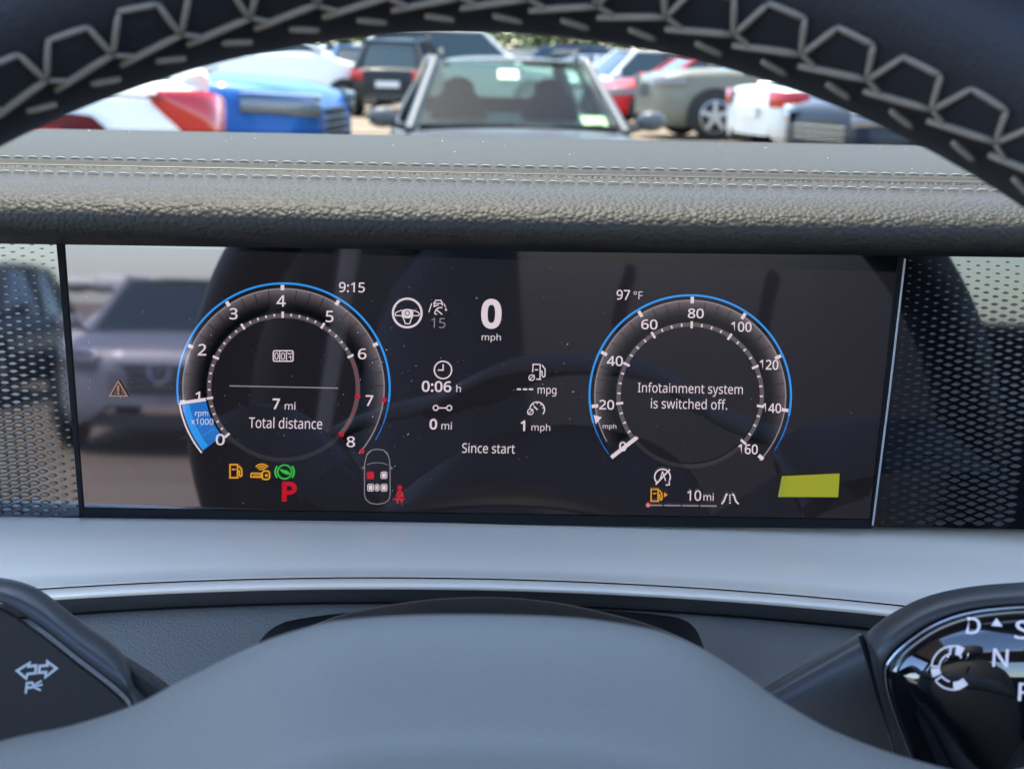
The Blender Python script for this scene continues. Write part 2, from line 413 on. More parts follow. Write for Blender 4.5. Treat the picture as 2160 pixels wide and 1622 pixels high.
bb = MB().grid([fc, fc2]); nb = len(bb.v); bb.add(fc2, [tuple(range(len(fc2)))]); bb.build('face_plate', m_stalk, stk, sharp=30)
paddle_end = [(p.x, p.y) for p in catmull([(x, y, 0) for x, y in [(256, 1378), (300, 1405), (362, 1449), (430, 1515), (310, 1570), (272, 1470), (256, 1378)]], 3)][:-1]
rows = [[PY(x + (320 - x) * t, y + (1475 - y) * t, Yv) for x, y in paddle_end] for t, Yv in ((0, .368), (0, .344), (.06, .3415), (.2, .340), (.5, .3392), (.97, .339))]
MB().grid(rows, closed_u=True).build('paddle_end', mat('lit_tan_plastic', (.07, .062, .05), .5, spec=.3), stk, smooth=True)  # lower paddle end; the tan of light on it is put into the colour

# ------------------------------------------------------------------ flat drawing on surfaces (in photo pixels on a real plane)
import os
try: FONT = bpy.data.fonts.load(os.path.join(bpy.utils.resource_path('LOCAL'), 'datafiles', 'fonts', 'NotoSansHebrew-Regular.woff2'))
except Exception: FONT = None
class Draw:
    def __init__(s, mapf, lift0=.00012): s.map = mapf; s.l = lift0; s.step = .000005; s.m = MB()
    def flush(s, name, mt, parent):
        o = s.m.build(name, mt, parent); s.m = MB(); return o
    def poly(s, pts):
        s.l += s.step; s.m.add([s.map(x, y, s.l) for x, y in pts], [tuple(range(len(pts)))]); return s
    def line(s, pts, wd, closed=False):
        s.l += s.step; n = len(pts); L, Rr = [], []
        pts = [Vector((p[0], p[1])) for p in pts]
        for i, p in enumerate(pts):
            a = pts[(i - 1) % n] if (closed or i > 0) else None; c = pts[(i + 1) % n] if (closed or i < n - 1) else None
            d0 = (p - a).normalized() if a is not None and (p - a).length > 1e-6 else None; d1 = (c - p).normalized() if c is not None and (c - p).length > 1e-6 else None
            if d0 is None: d0 = d1
            if d1 is None: d1 = d0
            n0 = Vector((-d0.y, d0.x)); n1 = Vector((-d1.y, d1.x)); mm = n0 + n1
            mm = n0 if mm.length < .2 else mm.normalized(); k = 1 / max(.45, mm.dot(n0))
            L.append(p + mm * (wd / 2 * k)); Rr.append(p - mm * (wd / 2 * k))
        v = [s.map(p.x, p.y, s.l) for p in L] + [s.map(p.x, p.y, s.l) for p in Rr]
        s.m.add(v, [(i, (i + 1) % n, n + (i + 1) % n, n + i) for i in range(n if closed else n - 1)]); return s
    def arc(s, cx, cy, rx, ry, a0, a1, wd, n=None):
        n = n or max(6, int(abs(a1 - a0) / 4))
        return s.line([(cx + rx * math.cos(rad(a0 + (a1 - a0) * i / n)), cy - ry * math.sin(rad(a0 + (a1 - a0) * i / n))) for i in range(n + 1)], wd)
    def circ(s, cx, cy, r, wd, n=28):
        return s.line([(cx + r * math.cos(2 * math.pi * i / n), cy + r * math.sin(2 * math.pi * i / n)) for i in range(n)], wd, True)
    def disc(s, cx, cy, r, n=16): return s.poly([(cx + r * math.cos(2 * math.pi * i / n), cy + r * math.sin(2 * math.pi * i / n)) for i in range(n)])
    def rrect(s, x0, y0, x1, y1, r, wd=None):
        pts = []
        for cx, cy, a in ((x1 - r, y0 + r, -90), (x1 - r, y1 - r, 0), (x0 + r, y1 - r, 90), (x0 + r, y0 + r, 180)):
            for k in range(5): pts.append((cx + r * math.cos(rad(a + 22.5 * k)), cy + r * math.sin(rad(a + 22.5 * k))))
        return s.line(pts, wd, True) if wd else s.poly(pts)
    def text(s, body, x0, y0, x1, y1, bold=0.0, rot=1.1):
        cu = bpy.data.curves.new('lettering', 'FONT'); cu.body = body; cu.size = 1; cu.resolution_u = 5; cu.offset = bold * .8; cu.space_character = 1.0
        if FONT: cu.font = FONT
        ob = bpy.data.objects.new('lettering', cu); COL.objects.link(ob)
        dg = bpy.context.evaluated_depsgraph_get(); dg.update(); me = ob.evaluated_get(dg).to_mesh()
        vs = [(v.co.x, v.co.y) for v in me.vertices]; fs = [tuple(p.vertices) for p in me.polygons]
        bpy.data.objects.remove(ob); bpy.data.curves.remove(cu)
        ax, bx = min(v[0] for v in vs), max(v[0] for v in vs); ay, by = min(v[1] for v in vs), max(v[1] for v in vs)
        s.l += s.step; out = []; mx, my = (x0 + x1) / 2, (y0 + y1) / 2; c, q = math.cos(rad(rot)), math.sin(rad(rot))
        for vx, vy in vs:
            X = ((vx - ax) / (bx - ax) - .5) * (x1 - x0); Yy = (.5 - (vy - ay) / (by - ay)) * (y1 - y0)
            out.append(s.map(mx + X * c - Yy * q, my + X * q + Yy * c, s.l))
        s.m.add(out, fs); return s

def on_stalk(x, y, l): return PY(x, y, Y0 - l)
d = Draw(on_stalk)
d.line([(36, 1414), (62, 1398), (60, 1405), (76, 1403), (75, 1419), (58, 1421), (55, 1430)], 5.5, True)
d.line([(119, 1409), (100, 1395), (100, 1403), (84, 1404), (82, 1418), (97, 1417), (96, 1427)], 5.5, True)
d.line([(54, 1462), (57, 1440), (68, 1439), (71, 1444), (67, 1449), (57, 1450)], 5)
for a, c in (((74, 1443), (88, 1435)), ((75, 1447), (90, 1443)), ((73, 1450), (86, 1455))): d.line([a, c], 4)
d.line([(70, 1441), (74, 1452)], 4)
d.flush('printed_lettering', m_print, stk)

# ------------------------------------------------------------------ gear selector stalk
sel = tag(empty('gear_selector_stalk', PY(2000, 1420, .34)), 'gear selector stalk with gloss black face lettered D S N R', 'gear selector')
G0 = .318
go = [(1905, 1660), (1880, 1560), (1850, 1450), (1832, 1370), (1826, 1345), (1845, 1320), (1890, 1289), (1945, 1262), (2010, 1244), (2090, 1233), (2200, 1227), (2400, 1225)]
gi = [(1945, 1660), (1905, 1560), (1872, 1470), (1862, 1420), (1866, 1395), (1890, 1364), (1930, 1332), (1975, 1306), (2030, 1287), (2100, 1276), (2200, 1271), (2400, 1270)]
go = [(p.x, p.y) for p in catmull([(x, y, 0) for x, y in go], 5)]; gi = [(p.x, p.y) for p in catmull([(x, y, 0) for x, y in gi], 5)]
mixp = lambda t: [(x + (a - x) * t, y + (c - y) * t) for (x, y), (a, c) in zip(go, gi)]
rows = [[PY(x, y, Yv) for x, y in mixp(t)] for t, Yv in ((-.02, G0 + .06), (0, G0 + .024), (.06, G0 + .018), (.25, G0 + .011), (.55, G0 + .0065), (.85, G0 + .0045), (1.0, G0 + .0045))]
MB().grid(rows).build('housing', m_stalk, sel, smooth=True)
def gi_off(o): return [(x + o * .75, y + o) for x, y in gi]
rows = [[PY(x, y, Yv) for x, y in pts] for pts, Yv in ((gi, G0 + .0046), (gi_off(2), G0 + .0075), (gi_off(5), G0 + .0070))]
MB().grid(rows).build('dark_gap', m_deep, sel, smooth=True)
rows = [[PY(x, y, Yv) for x, y in pts[20:]] for pts, Yv in ((gi_off(4), G0 + .0048), (gi_off(6), G0 + .0036), (gi_off(11), G0 + .0036), (gi_off(13), G0 + .0046))]
MB().grid(rows).build('trim_ring', m_chrome, sel, smooth=True)
# gloss face: a gently domed plate
ctr = (2230, 1600); rows = []
for t in (0, .02, .05, .1, .18, .3, .45, .62, .8, .97):
    Yv = G0 + .0050 - .011 * math.sqrt(max(0, 1 - (1 - t) ** 2.2)) + .0
    rows.append([PY(x + (ctr[0] - x) * t, y + (ctr[1] - y) * t, Yv) for x, y in gi_off(9)])
face_o = MB().grid(rows).build('gloss_face', m_gloss, sel, smooth=True)
from mathutils.bvhtree import BVHTree
bv = BVHTree.FromPolygons([v for r_ in rows for v in r_], [tuple(p.vertices) for p in face_o.data.polygons])
def on_face(x, y, l):
    h = bv.ray_cast(CAM, ray(x, y).normalized())
    p = h[0] if h[0] is not None else PY(x, y, G0)
    return p + (CAM - p).normalized() * (l + .0001)
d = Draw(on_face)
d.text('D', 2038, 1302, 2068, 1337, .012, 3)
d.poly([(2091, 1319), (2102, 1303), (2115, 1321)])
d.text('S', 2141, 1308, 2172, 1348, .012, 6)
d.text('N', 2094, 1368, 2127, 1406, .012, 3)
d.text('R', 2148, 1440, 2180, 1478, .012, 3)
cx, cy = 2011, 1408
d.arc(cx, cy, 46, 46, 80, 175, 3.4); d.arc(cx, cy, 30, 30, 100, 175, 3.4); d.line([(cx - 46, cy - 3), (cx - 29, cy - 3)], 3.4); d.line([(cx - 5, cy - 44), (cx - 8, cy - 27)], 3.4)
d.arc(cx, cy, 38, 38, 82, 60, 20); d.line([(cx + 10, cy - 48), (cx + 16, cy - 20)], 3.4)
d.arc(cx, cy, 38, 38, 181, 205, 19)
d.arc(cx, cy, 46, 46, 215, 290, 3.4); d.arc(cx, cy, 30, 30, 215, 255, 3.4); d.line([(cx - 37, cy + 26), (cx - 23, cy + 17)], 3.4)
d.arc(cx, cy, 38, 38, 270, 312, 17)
d.flush('printed_lettering', mat('printed_glow', (.62, .60, .64), .4, emit=(.8, .78, .85), es=.25 * DK), sel)  # letters carry a faint added glow of their own
rows = []
for dy, Yv in ((-2, .385), (0, .362), (3, .354), (10, .3495), (24, .3465), (60, .3445), (120, .3435), (220, .3435), (330, .345)):
    g = Vector((1815 + dy * .24 + (dy / 330.) ** 2 * 18, 1336 + dy)); l = Vector((1500, 1512 + dy * 1.0))
    rows.append([PY(l.x + (g.x - l.x) * t / 12, l.y + (g.y - l.y) * t / 12, Yv + .004 * (1 - t / 12)) for t in range(13)])
MB().grid(rows).build('stem_cover', m_stalkhi, sel, smooth=True)
MB().tube([PY(1816, 1340, .343), PY(1835, 1400, .341), PY(1862, 1490, .338), PY(1898, 1600, .335), PY(1915, 1660, .334)], .0007, 6).build('stem_gap', m_deep, sel, smooth=True)

# ------------------------------------------------------------------ instrument display
disp = tag(empty('instrument_display', S(1010, 1090, -.01)), 'wide lit instrument display between the perforated panels, showing two round dials', 'display screen')
bez = [(120, 500), (1908, 530), (1840, 1110), (171, 1090)]
MB().prism([S(x, y, -.0002) for x, y in bez], -SN * .008).build('bezel_glass', m_gloss, disp)
act = [(131, 517), (1891, 574), (1834, 1094), (175, 1070)]
scr = MB().add([S(x, y, .00005) for x, y in act], [(0, 3, 2, 1)]).build('screen', m_screen, disp)
MB().prism([S(x, y, .0003) for x, y in ((120, 503), (134, 503), (177, 1090), (169, 1090))], SN * .0006).build('bezel_seam', m_deep, disp)
MB().prism([S(x, y, .0003) for x, y in ((1894, 535), (1906, 535), (1841, 1108), (1835, 1108))], SN * .0006).build('bezel_seam', m_deep, disp)
MB().prism([S(x, y, .0003) for x, y in ((170, 1071.5), (1834, 1095.5), (1836, 1114), (168, 1096))], SN * .0006).build('bezel_seam', m_deep, disp)
D = Draw(S)
def dial(name, cx, cy, rx, ry, kx, ky, ang, marks, red_from=99, minor=4):
    root = empty(name, S(cx, cy, 0), disp)
    P = lambda a, f: (cx + rx * f * math.cos(rad(a)), cy - ry * f * math.sin(rad(a)))
    n = len(marks)
    # soft band between the rings, brightest near the rim
    b = MB(); lay = []
    N, K = 96, 9
    a0, a1 = ang(0) - 6, ang(n - 1) - 2
    fs = [kx + .03 + (.955 - kx - .03) * i / K for i in range(K + 1)]
    D.l += D.step
    rows = [[S(*P(a0 + (a1 - a0) * j / N, f), D.l) for j in range(N + 1)] for f in fs]
    b.grid(rows)
    m = emis(name + '_glow', (.80, .66, .74), .0)
    L = m.node_tree.links; bs = m.node_tree.nodes['Principled BSDF']; at = nd(m, 'ShaderNodeAttribute', attribute_name='glow')
    mu = nd(m, 'ShaderNodeMath', operation='MULTIPLY'); mu.inputs[1].default_value = DK; L.new(at.outputs['Fac'], mu.inputs[0]); L.new(mu.outputs[0], bs.inputs['Emission Strength'])
    o = b.build('dial_band', m, root)
    ca = o.data.attributes.new('glow', 'FLOAT', 'POINT'); vals = []
    for i in range(K + 1):
        for j in range(N + 1):
            a = a0 + (a1 - a0) * j / N; vals.append(.20 * (i / K) ** 2.6 * (sstep(-45, 20, a) if a < 90 else sstep(225, 165, a)))
    ca.data.foreach_set('value', vals)
    for q in range(int((n - 1) * 4) + 1):                              # dark radial hairlines
        a = ang(q / 4)
        if q % 4: D.line([P(a, kx + .12), P(a, .95)], 1.6)
    D.flush('dial_hairlines', m_screen, root)
    D.arc(cx, cy, rx * kx, ry * ky, 0, 360, 9, 90); D.flush('inner_ring', e_faint, root)
    D.arc(cx, cy, rx * kx, ry * ky, ang(0), ang(n - 1), 9, 90); D.flush('inner_ring_lit', e_ring, root)
    D.arc(cx, cy, rx * .948, ry * .948, ang(0) - 10, ang(n - 1) - 2, 2.6, 90); D.flush('outer_line', e_dimw, root)
    return root, P
# --- rev counter
angT = lambda k: 220.6 - 32.5 * k
t, P = dial('rev_counter', 598, 818, 224, 220, .70, .69, angT, list(range(9)))
D.arc(598, 818, 224, 220, 189, -8, 4.2, 80); D.flush('blue_arc', e_blue, t)
D.arc(598, 818, 224, 220, -8, -20, 3.2); D.arc(598, 818, 224, 220, -20, -30, 2); D.flush('blue_arc_edge', e_blue2, t)
for k in range(1, 7): D.line([P(angT(k), .935), P(angT(k), .985)], 7.5)
for k in range(0, 7): D.line([P(angT(k), .67), P(angT(k), .73)], 5)
for k in range(0, 24):
    if k % 4 == 0 and 0: continue
for k in range(0, 31):
    if k % 5: D.line([P(angT(k / 5), .688), P(angT(k / 5), .712)], 3.2)
D.flush('tick_marks', e_white, t)
for k in range(31, 40):
    if k % 5: D.disc(*P(angT(k / 5), .70), 2.7)
for k in (7, 8): D.line([P(angT(k), .675), P(angT(k), .73)], 7.5); D.disc(*P(angT(k), .955), 5.5)
D.flush('red_marks', e_red, t)
sec = lambda f0, f1, a0, a1, n=14: [P(a0 + (a1 - a0) * i / n, f0) for i in range(n + 1)] + [P(a1 + (a0 - a1) * i / n, f1) for i in range(n + 1)]
D.poly(sec(.74, .97, 218.5, 189.5)); D.flush('blue_sector', e_blue2, t)
D.poly(sec(.90, .965, 218, 190)); D.line([P(205, .76), P(205, .88)], 2); D.line([P(211, .76), P(211, .88)], 2); D.line([P(197, .76), P(197, .88)], 2); D.flush('blue_sector_edge', e_blue, t)
D.line([P(188.6, .74), P(188.6, .985)], 7); D.arc(598, 818, 222, 218, 188.6, 219, 3.4); D.flush('needle', e_white, t)
for sx, x0, y0, x1, y1 in (('3', 484, 650, 501, 674), ('4', 583.5, 623, 602.5, 647), ('5', 687, 655.5, 703.5, 680), ('2', 417.5, 725.5, 435, 750), ('6', 755, 735, 773, 758), ('7', 771, 833.7, 787, 856),
                           ('8', 731, 920.5, 749, 943), ('0', 455, 915, 474, 939), ('1', 412, 826, 422, 848)): D.text(sx, x0, y0, x1, y1, .012)
D.text('rpm', 411.6, 868.5, 439, 881); D.text('x1000', 403, 883, 450, 895.6)
D.flush('numerals_lettering', e_white, t)
# odometer and trip text
D.rrect(576.5, 740, 618, 762, 3, 2.4); D.line([(590, 741), (590, 761)], 2); D.line([(604, 741), (604, 762)], 2)
D.text('0', 579, 743.5, 587.5, 758.5, .005); D.text('0', 592.5, 744, 601, 759, .005); D.text('1', 608, 751, 614, 761, .02); D.arc(611, 743, 4, 4, 200, 340, 2.2)
D.flush('odometer_icon', e_white, disp)
D.line([(484, 814), (713, 818.7)], 2.6); D.flush('divider_line', e_dimw, disp)
D.text('7', 575, 840.6, 590, 863, .025); D.text('mi', 600.7, 848, 623, 864); D.text('Total distance', 525, 880.5, 679.5, 904); D.flush('distance_lettering', e_white, disp)
D.text('9:15', 715, 595.5, 769.5, 617, .01); D.flush('clock_lettering', e_white, disp)
# --- warning lamps
def pump(d, x, y, s, wd):
    q = lambda a, b_: (x + a * s, y + b_ * s)
    d.line([q(0, 27), q(0, 0), q(16, 0), q(16, 27)], wd); d.line([q(-2, 27.5), q(18.5, 27.5)], wd); d.line([q(4, 10), q(12, 10)], wd * .9)
    d.line([q(16.5, 13), q(19.5, 13), q(20, 22), q(22, 25), q(25, 23), q(24.5, 10), q(21, 5.5), q(19, 2.5)], wd); return d
pump(D, 485, 980, 1.0, 3.2); D.flush('fuel_lamp', e_amber, disp)
D.line([(529.5, 998), (551, 998.5), (551, 1006.5), (529.5, 1006), (529.5, 998)], 3); D.line([(534, 1002.5), (551, 1003)], 2); D.rrect(553, 993.5, 568.5, 1011, 5, 3.2); D.disc(562, 1002.5, 3.2)
for r in (7, 12, 17): D.arc(552, 996, r, r, 40, 138, 3)
D.flush('key_lamp', e_amber, disp)
D.circ(600.3, 995.3, 14.6, 3); D.arc(600.3, 995.3, 19.8, 19.8, 142, 218, 3.6); D.arc(600.3, 995.3, 19.8, 19.8, -38, 38, 3.6)
D.poly([(589, 990), (594, 989.3), (600, 992), (604, 991.5), (611, 997), (611.5, 1001), (604, 1000.5), (596, 997)]); D.flush('brake_pedal_lamp', e_green, disp)
D.text('P', 594.5, 1016, 626, 1058, .045); D.flush('park_lettering', e_red, disp)
# car outline with seats
co = [(769, 981), (771, 968), (775, 956), (783, 949.5), (796, 947.5), (809, 949.5), (817, 956), (821, 968), (822.5, 982), (823, 1044), (820, 1054), (811, 1061), (796, 1063.5), (781, 1061), (771.5, 1053), (768.5, 1043), (769, 984)]
D.line(co, 1.7, True); D.line([(774, 980), (783, 976.8), (796, 976), (809, 977), (818, 981)], 1.2); D.line([(768.5, 984), (763.5, 987.5), (768.5, 988.5)], 1.5); D.line([(823, 984), (827.5, 988), (823, 989)], 1.5)
D.line([(772, 962), (782, 952)], 1.2); D.line([(820, 962), (811, 952)], 1.2); D.flush('car_outline_icon', e_dimw, disp)
for x0, y0, x1, y1 in ((803.5, 995.5, 816, 1009), (775.5, 1021.3, 788, 1035.5), (791.3, 1021.8, 799.5, 1035.2), (803.8, 1021.5, 816.2, 1035.7)):
    D.rrect(x0, y0, x1, y1, 3, 1.5); D.rrect(x0 + 2.2, y0 + 2.2, x1 - 2.2, y1 - 2.2, 1.2)
D.flush('seat_icons', e_white, disp)
D.rrect(773.5, 994.5, 789, 1010.5, 4); D.flush('driver_seat_icon', e_red, disp)
D.disc(843, 1028.5, 5.4); D.poly([(836, 1041), (838.5, 1035), (843, 1034), (848.5, 1035), (851, 1041), (851.5, 1049), (835, 1049)])
D.poly([(827, 1052), (835, 1050.5), (852, 1050.5), (857, 1052.5), (850, 1054), (849.5, 1060), (845.5, 1062), (845, 1055), (841, 1055), (840.5, 1061.5), (836, 1060), (835.5, 1054)]); D.flush('seat_belt_lamp', e_red, disp)
D.line([(836, 1048), (850.5, 1036)], 1.6); D.flush('belt_line', m_screen, disp)
D.line([(231.5, 835), (249.5, 804.5), (268, 835.3)], 3, True); D.line([(249.3, 813), (249.6, 825)], 4.6); D.disc(249.8, 830, 2.4); D.flush('warning_lamp', e_amberd, disp)
# --- middle column
D.circ(859, 660.4, 30.2, 4.4, 40); D.poly([(848, 655), (853, 652.5), (859, 652), (866, 652.5), (871, 655), (872, 661), (870, 668), (864, 671.5), (855, 671.5), (849, 668), (847, 661)])
D.line([(848, 654), (836, 659), (833, 662.5), (835, 666), (848, 666)], 2); D.line([(870.5, 654), (882, 659), (885, 662.5), (883, 666), (871, 666)], 2)
D.line([(847.5, 667), (851, 671.5), (855, 683), (864, 683), (868, 671.5), (871, 667)], 2.2); D.flush('steering_icon', e_white, disp)
D.circ(859, 660.8, 4.6, 1.7); D.flush('steering_icon_hub', m_screen, disp)
D.line([(910.5, 640), (904.5, 659)], 2); D.line([(936.5, 641), (939.5, 648)], 2)
D.line([(916.5, 640), (918.5, 633.8), (930, 633.8), (932.5, 640)], 2.2); D.line([(913.5, 638.5), (917, 640)], 2); D.line([(934.5, 638.5), (931.5, 640)], 2)
D.line([(916.5, 640.5), (915.5, 646.5), (925, 643.5)], 2.4); D.line([(932.5, 640.5), (933, 645)], 2.4); D.line([(916, 640.2), (933, 640.4)], 1.8)
D.arc(929, 662.5, 12, 13.5, 178, 70, 2.4); D.line([(921, 654), (931, 662), (932, 664)], 2.4); D.poly([(938, 655), (943.5, 655.5), (940, 648.8)]); D.line([(917, 662.6), (922, 663)], 2)
D.flush('lane_assist_icon', e_white, disp)
D.text('15', 909.6, 671, 939.4, 692, -.004); D.flush('cruise_lettering', e_dimw, disp)
D.text('0', 1015, 630.6, 1058, 693.8, .045); D.text('mph', 1016, 704, 1056.5, 722.5); D.flush('speed_lettering', e_white, disp)
D.circ(934.3, 780.5, 18.3, 2.8, 36); D.line([(934.6, 768.5), (934.6, 780.8), (923.5, 780.6)], 2.6); D.flush('clock_icon', e_white, disp)
D.text('0:06', 889.7, 803.7, 952, 827, .02); D.text('h', 962.5, 811.7, 972, 827); D.flush('trip_time_lettering', e_white, disp)
q = lambda a, b_: (a, b_)
D.line([(1123.5, 785), (1124.5, 768.5), (1139.5, 769), (1139, 799.5)], 2.4); D.line([(1131, 800), (1141.5, 800.2)], 2.4); D.line([(1128, 780), (1135, 780.2)], 2.2)
D.line([(1140, 783), (1143.5, 783.5), (1143.5, 793), (1146, 795.5), (1149.5, 793.5), (1149.8, 779), (1146, 773.5), (1143.5, 770)], 2.4)
D.circ(1121.5, 796.7, 5.8, 2); D.line([(1116, 802), (1127.5, 791)], 1.8); D.flush('consumption_icon', e_white, disp)
for x in (1090, 1103, 1115.5): D.line([(x, 821), (x + 9, 821.3)], 3.4)
D.text('mpg', 1134, 818, 1173.4, 836); D.flush('consumption_lettering', e_white, disp)
D.circ(919, 860.4, 5.2, 2.3); D.circ(947.4, 860.6, 5.2, 2.3); D.line([(925, 860.5), (941.5, 860.6)], 2.4); D.flush('trip_icon', e_white, disp)
D.arc(1133, 863.6, 15.6, 15.6, 172, -40, 2.4); D.line([(1126, 857), (1134, 864.5)], 2.6); D.circ(1118.6, 868.7, 5.8, 2); D.line([(1113, 874), (1124.5, 863)], 1.8)
for a in (130, 90, 50, 15): D.line([(1133 + 15 * math.cos(rad(a)), 863.6 - 15 * math.sin(rad(a))), (1133 + 11 * math.cos(rad(a)), 863.6 - 11 * math.sin(rad(a)))], 1.8)
D.flush('average_speed_icon', e_white, disp)
D.text('0', 906, 883.5, 922, 906, .025); D.text('mi', 931, 890, 953, 906); D.flush('trip_lettering', e_white, disp)
D.text('1', 1098, 887, 1107.7, 909, .025); D.text('mph', 1121, 894, 1160.5, 913); D.flush('average_speed_lettering', e_white, disp)
D.text('Since start', 974.7, 935.5, 1086, 956); D.flush('trip_heading_lettering', e_white, disp)
# --- speedometer
angS = lambda k: 219.0 - 32.55 * k
t, P = dial('speedometer', 1456, 834, 212.5, 211, .712, .708, angS, list(range(9)))
D.arc(1456, 834, 212.5, 211, 196, -12, 4.2, 80); D.flush('blue_arc', e_blue, t)
D.arc(1456, 834, 212.5, 211, 196, 204, 3); D.arc(1456, 834, 212.5, 211, 204, 216, 1.8); D.flush('blue_arc_edge', e_blue2, t); D.arc(1456, 834, 212.5, 211, -12, -26, 3); D.arc(1456, 834, 212.5, 211, -26, -33, 1.8); D.flush('blue_arc_edge', e_blue2, t)
for k in range(1, 8): D.line([P(angS(k), .92), P(angS(k), .985)], 7)
D.line([P(angS(8), .905), P(angS(8), .965)], 8)
for k in range(0, 9): D.line([P(angS(k), .67), P(angS(k), .74)], 5)
for k in range(0, 32):
    if k % 4: D.line([P(angS(k / 4), .69), P(angS(k / 4), .722)], 3.2)
D.poly([P(197, .98), P(191.5, .98), P(194, .905)])
D.flush('tick_marks', e_white, t)
D.line([P(218.4, .68), P(218.4, 1.0)], 8); D.flush('needle', e_white, t)
for sx, x0, y0, x1, y1 in (('80', 1451, 651, 1484.6, 671.5), ('60', 1352.5, 674, 1387, 695), ('100', 1542, 679, 1585.5, 700), ('40', 1280, 751, 1314, 772), ('120', 1602, 759, 1642, 780), ('20', 1264, 843.6, 1295.5, 864),
                           ('140', 1608, 850.6, 1648, 871), ('160', 1557, 937, 1598.5, 958), ('0', 1306, 932, 1321.5, 952)): D.text(sx, x0, y0, x1, y1, .014)
D.text('mph', 1271.6, 894, 1300, 907); D.flush('numerals_lettering', e_white, t)
D.text('Infotainment system', 1345.5, 808.5, 1567, 836); D.text('is switched off.', 1373, 841, 1534, 863); D.flush('message_lettering', e_white, disp)
D.text('97', 1300.5, 611.6, 1329, 632.6, .012); D.text('°F', 1336.5, 615, 1355.5, 631.6, -.006); D.flush('temperature_lettering', e_white, disp)
D.arc(1397.4, 1006, 16.5, 16.5, 205, -25, 2.8); D.arc(1397.4, 1006, 16.5, 16.5, 205, 232, 2.8); D.line([(1383, 1022), (1413, 990)], 3); D.line([(1404, 1023), (1412, 1022.5), (1411.5, 1014)], 2.4)
D.line([(1392, 1013), (1397.5, 995), (1400.5, 1003)], 2.4); D.line([(1401, 1005), (1404, 1014)], 2.2); D.flush('start_stop_icon', e_white, disp)
pump(D, 1373.5, 1031.5, .92, 2.8); D.poly([(1401, 1038.5), (1408.5, 1043.5), (1400.5, 1049)]); D.flush('fuel_gauge_icon', e_amber, disp)
for a, c in ((1372, 1397.5), (1401, 1436), (1439, 1474), (1477, 1512)): D.line([(a, 1065.3 + (a - 1370) * .013), (c, 1065.3 + (c - 1370) * .013)], 3.2)
D.flush('fuel_bar', e_dimw, disp)
D.disc(1367, 1065.3, 4.6); D.flush('fuel_bar_end', e_pink, disp)
D.text('10', 1449.7, 1034, 1479, 1056, .006); D.text('mi', 1484, 1040, 1505.5, 1056); D.flush('range_lettering', e_white, disp)
D.line([(1522, 1063), (1527, 1057), (1532, 1043), (1535, 1042)], 3.2); D.line([(1558, 1063), (1552, 1057), (1548, 1044), (1544, 1042)], 3.2)
for y in (1043, 1048, 1053, 1059): D.line([(1539.5, y), (1540, y + 3)], 3)
D.flush('road_icon', e_white, disp)
# dust on the glass
b = MB()
for i in range(260):
    if random.random() < .75: x, y = random.gauss(720, 330), random.gauss(760, 120)
    else: x, y = random.uniform(180, 1850), random.uniform(560, 1085)
    if not (180 < x < 1835 and 545 < y < 1075): continue
    r = random.choice([.25, .3, .35, .5, .75]); a = random.uniform(0, 3.14); e = random.choice([1, 1, 1.3, 3.2]) if r > .7 else 1
    pts = [(x + r * (e * math.cos(t_) * math.cos(a) - math.sin(t_) * math.sin(a)), y + r * (e * math.cos(t_) * math.sin(a) + math.sin(t_) * math.cos(a))) for t_ in [k * math.pi / 3 for k in range(6)]]
    b.add([S(px, py, .0016) for px, py in pts], [tuple(range(6))])
tag(b.build('dust_specks', m_dust, disp), kind='stuff')
# protective film tab
stick = tag(empty('film_sticker', S(1705, 1048, .0014)), 'small yellow tab of clear film stuck to the display corner beside the road icon', 'sticker')
yp = [(1641, 1047.6), (1649.3, 1004), (1771, 998.5), (1768, 1048.3)]
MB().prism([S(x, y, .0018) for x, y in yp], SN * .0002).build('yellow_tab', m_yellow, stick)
MB().prism([S(x, y, .00205) for x, y in ((1642, 1047.4), (1650, 1004.2), (1654, 1004), (1646.5, 1047.4))], SN * .0001).build('folded_edge', mat('yellow_fold', (.46, .41, .05), .4), stick)
MB().add([S(x, y, .0016) for x, y in [(1640, 995), (1822, 996), (1818, 1053), (1638, 1050)]], [(0, 3, 2, 1)]).build('clear_film', m_film, stick)

# ------------------------------------------------------------------ windscreen
WSA, WSB = Vector((0, .80, -.032)), Vector((0, .12, .32))      # lower and upper edge seen from the side
def ws(x, t):
    p = WSA + (WSB - WSA) * t; bow = .10 * ((x - .38) / .9) ** 2
    return W(x, p.y - bow * (1 - .3 * t), p.z)
wind = tag(empty('windscreen', W(.38, .8, -.05)), 'sloping darkened windscreen with a dotted black border above the dashboard', 'windscreen')
WX = [-.55 + .06 * i for i in range(32)]
MB().grid([[ws(x, t / 8) for x in WX] for t in range(-2, 9)]).build('glass', m_glass, wind, smooth=True)
nrm = (WSB - WSA).normalized().cross(Vector((1, 0, 0))); nrm = -nrm if nrm.y > 0 else nrm
b = MB()
def fr(x, t): return ws(x, t) + nrm * .0012
tlo = -.15
b.grid([[fr(x, -.12) for x in WX], [fr(x, -.0278) for x in WX]])
x = -.27
pt = .0016
while x < .42:
    for j in range(5):
        r = .00066 - .00005 * j; t0 = -.0262 + j * .0028; xx = x + (pt / 2 if j % 2 else 0)
        b.add([fr(xx + r * math.cos(k * math.pi / 3), t0 + r / .766 * math.sin(k * math.pi / 3)) for k in range(6)], [tuple(range(6))])
    x += pt
b.build('frit_dots', m_deep, wind)

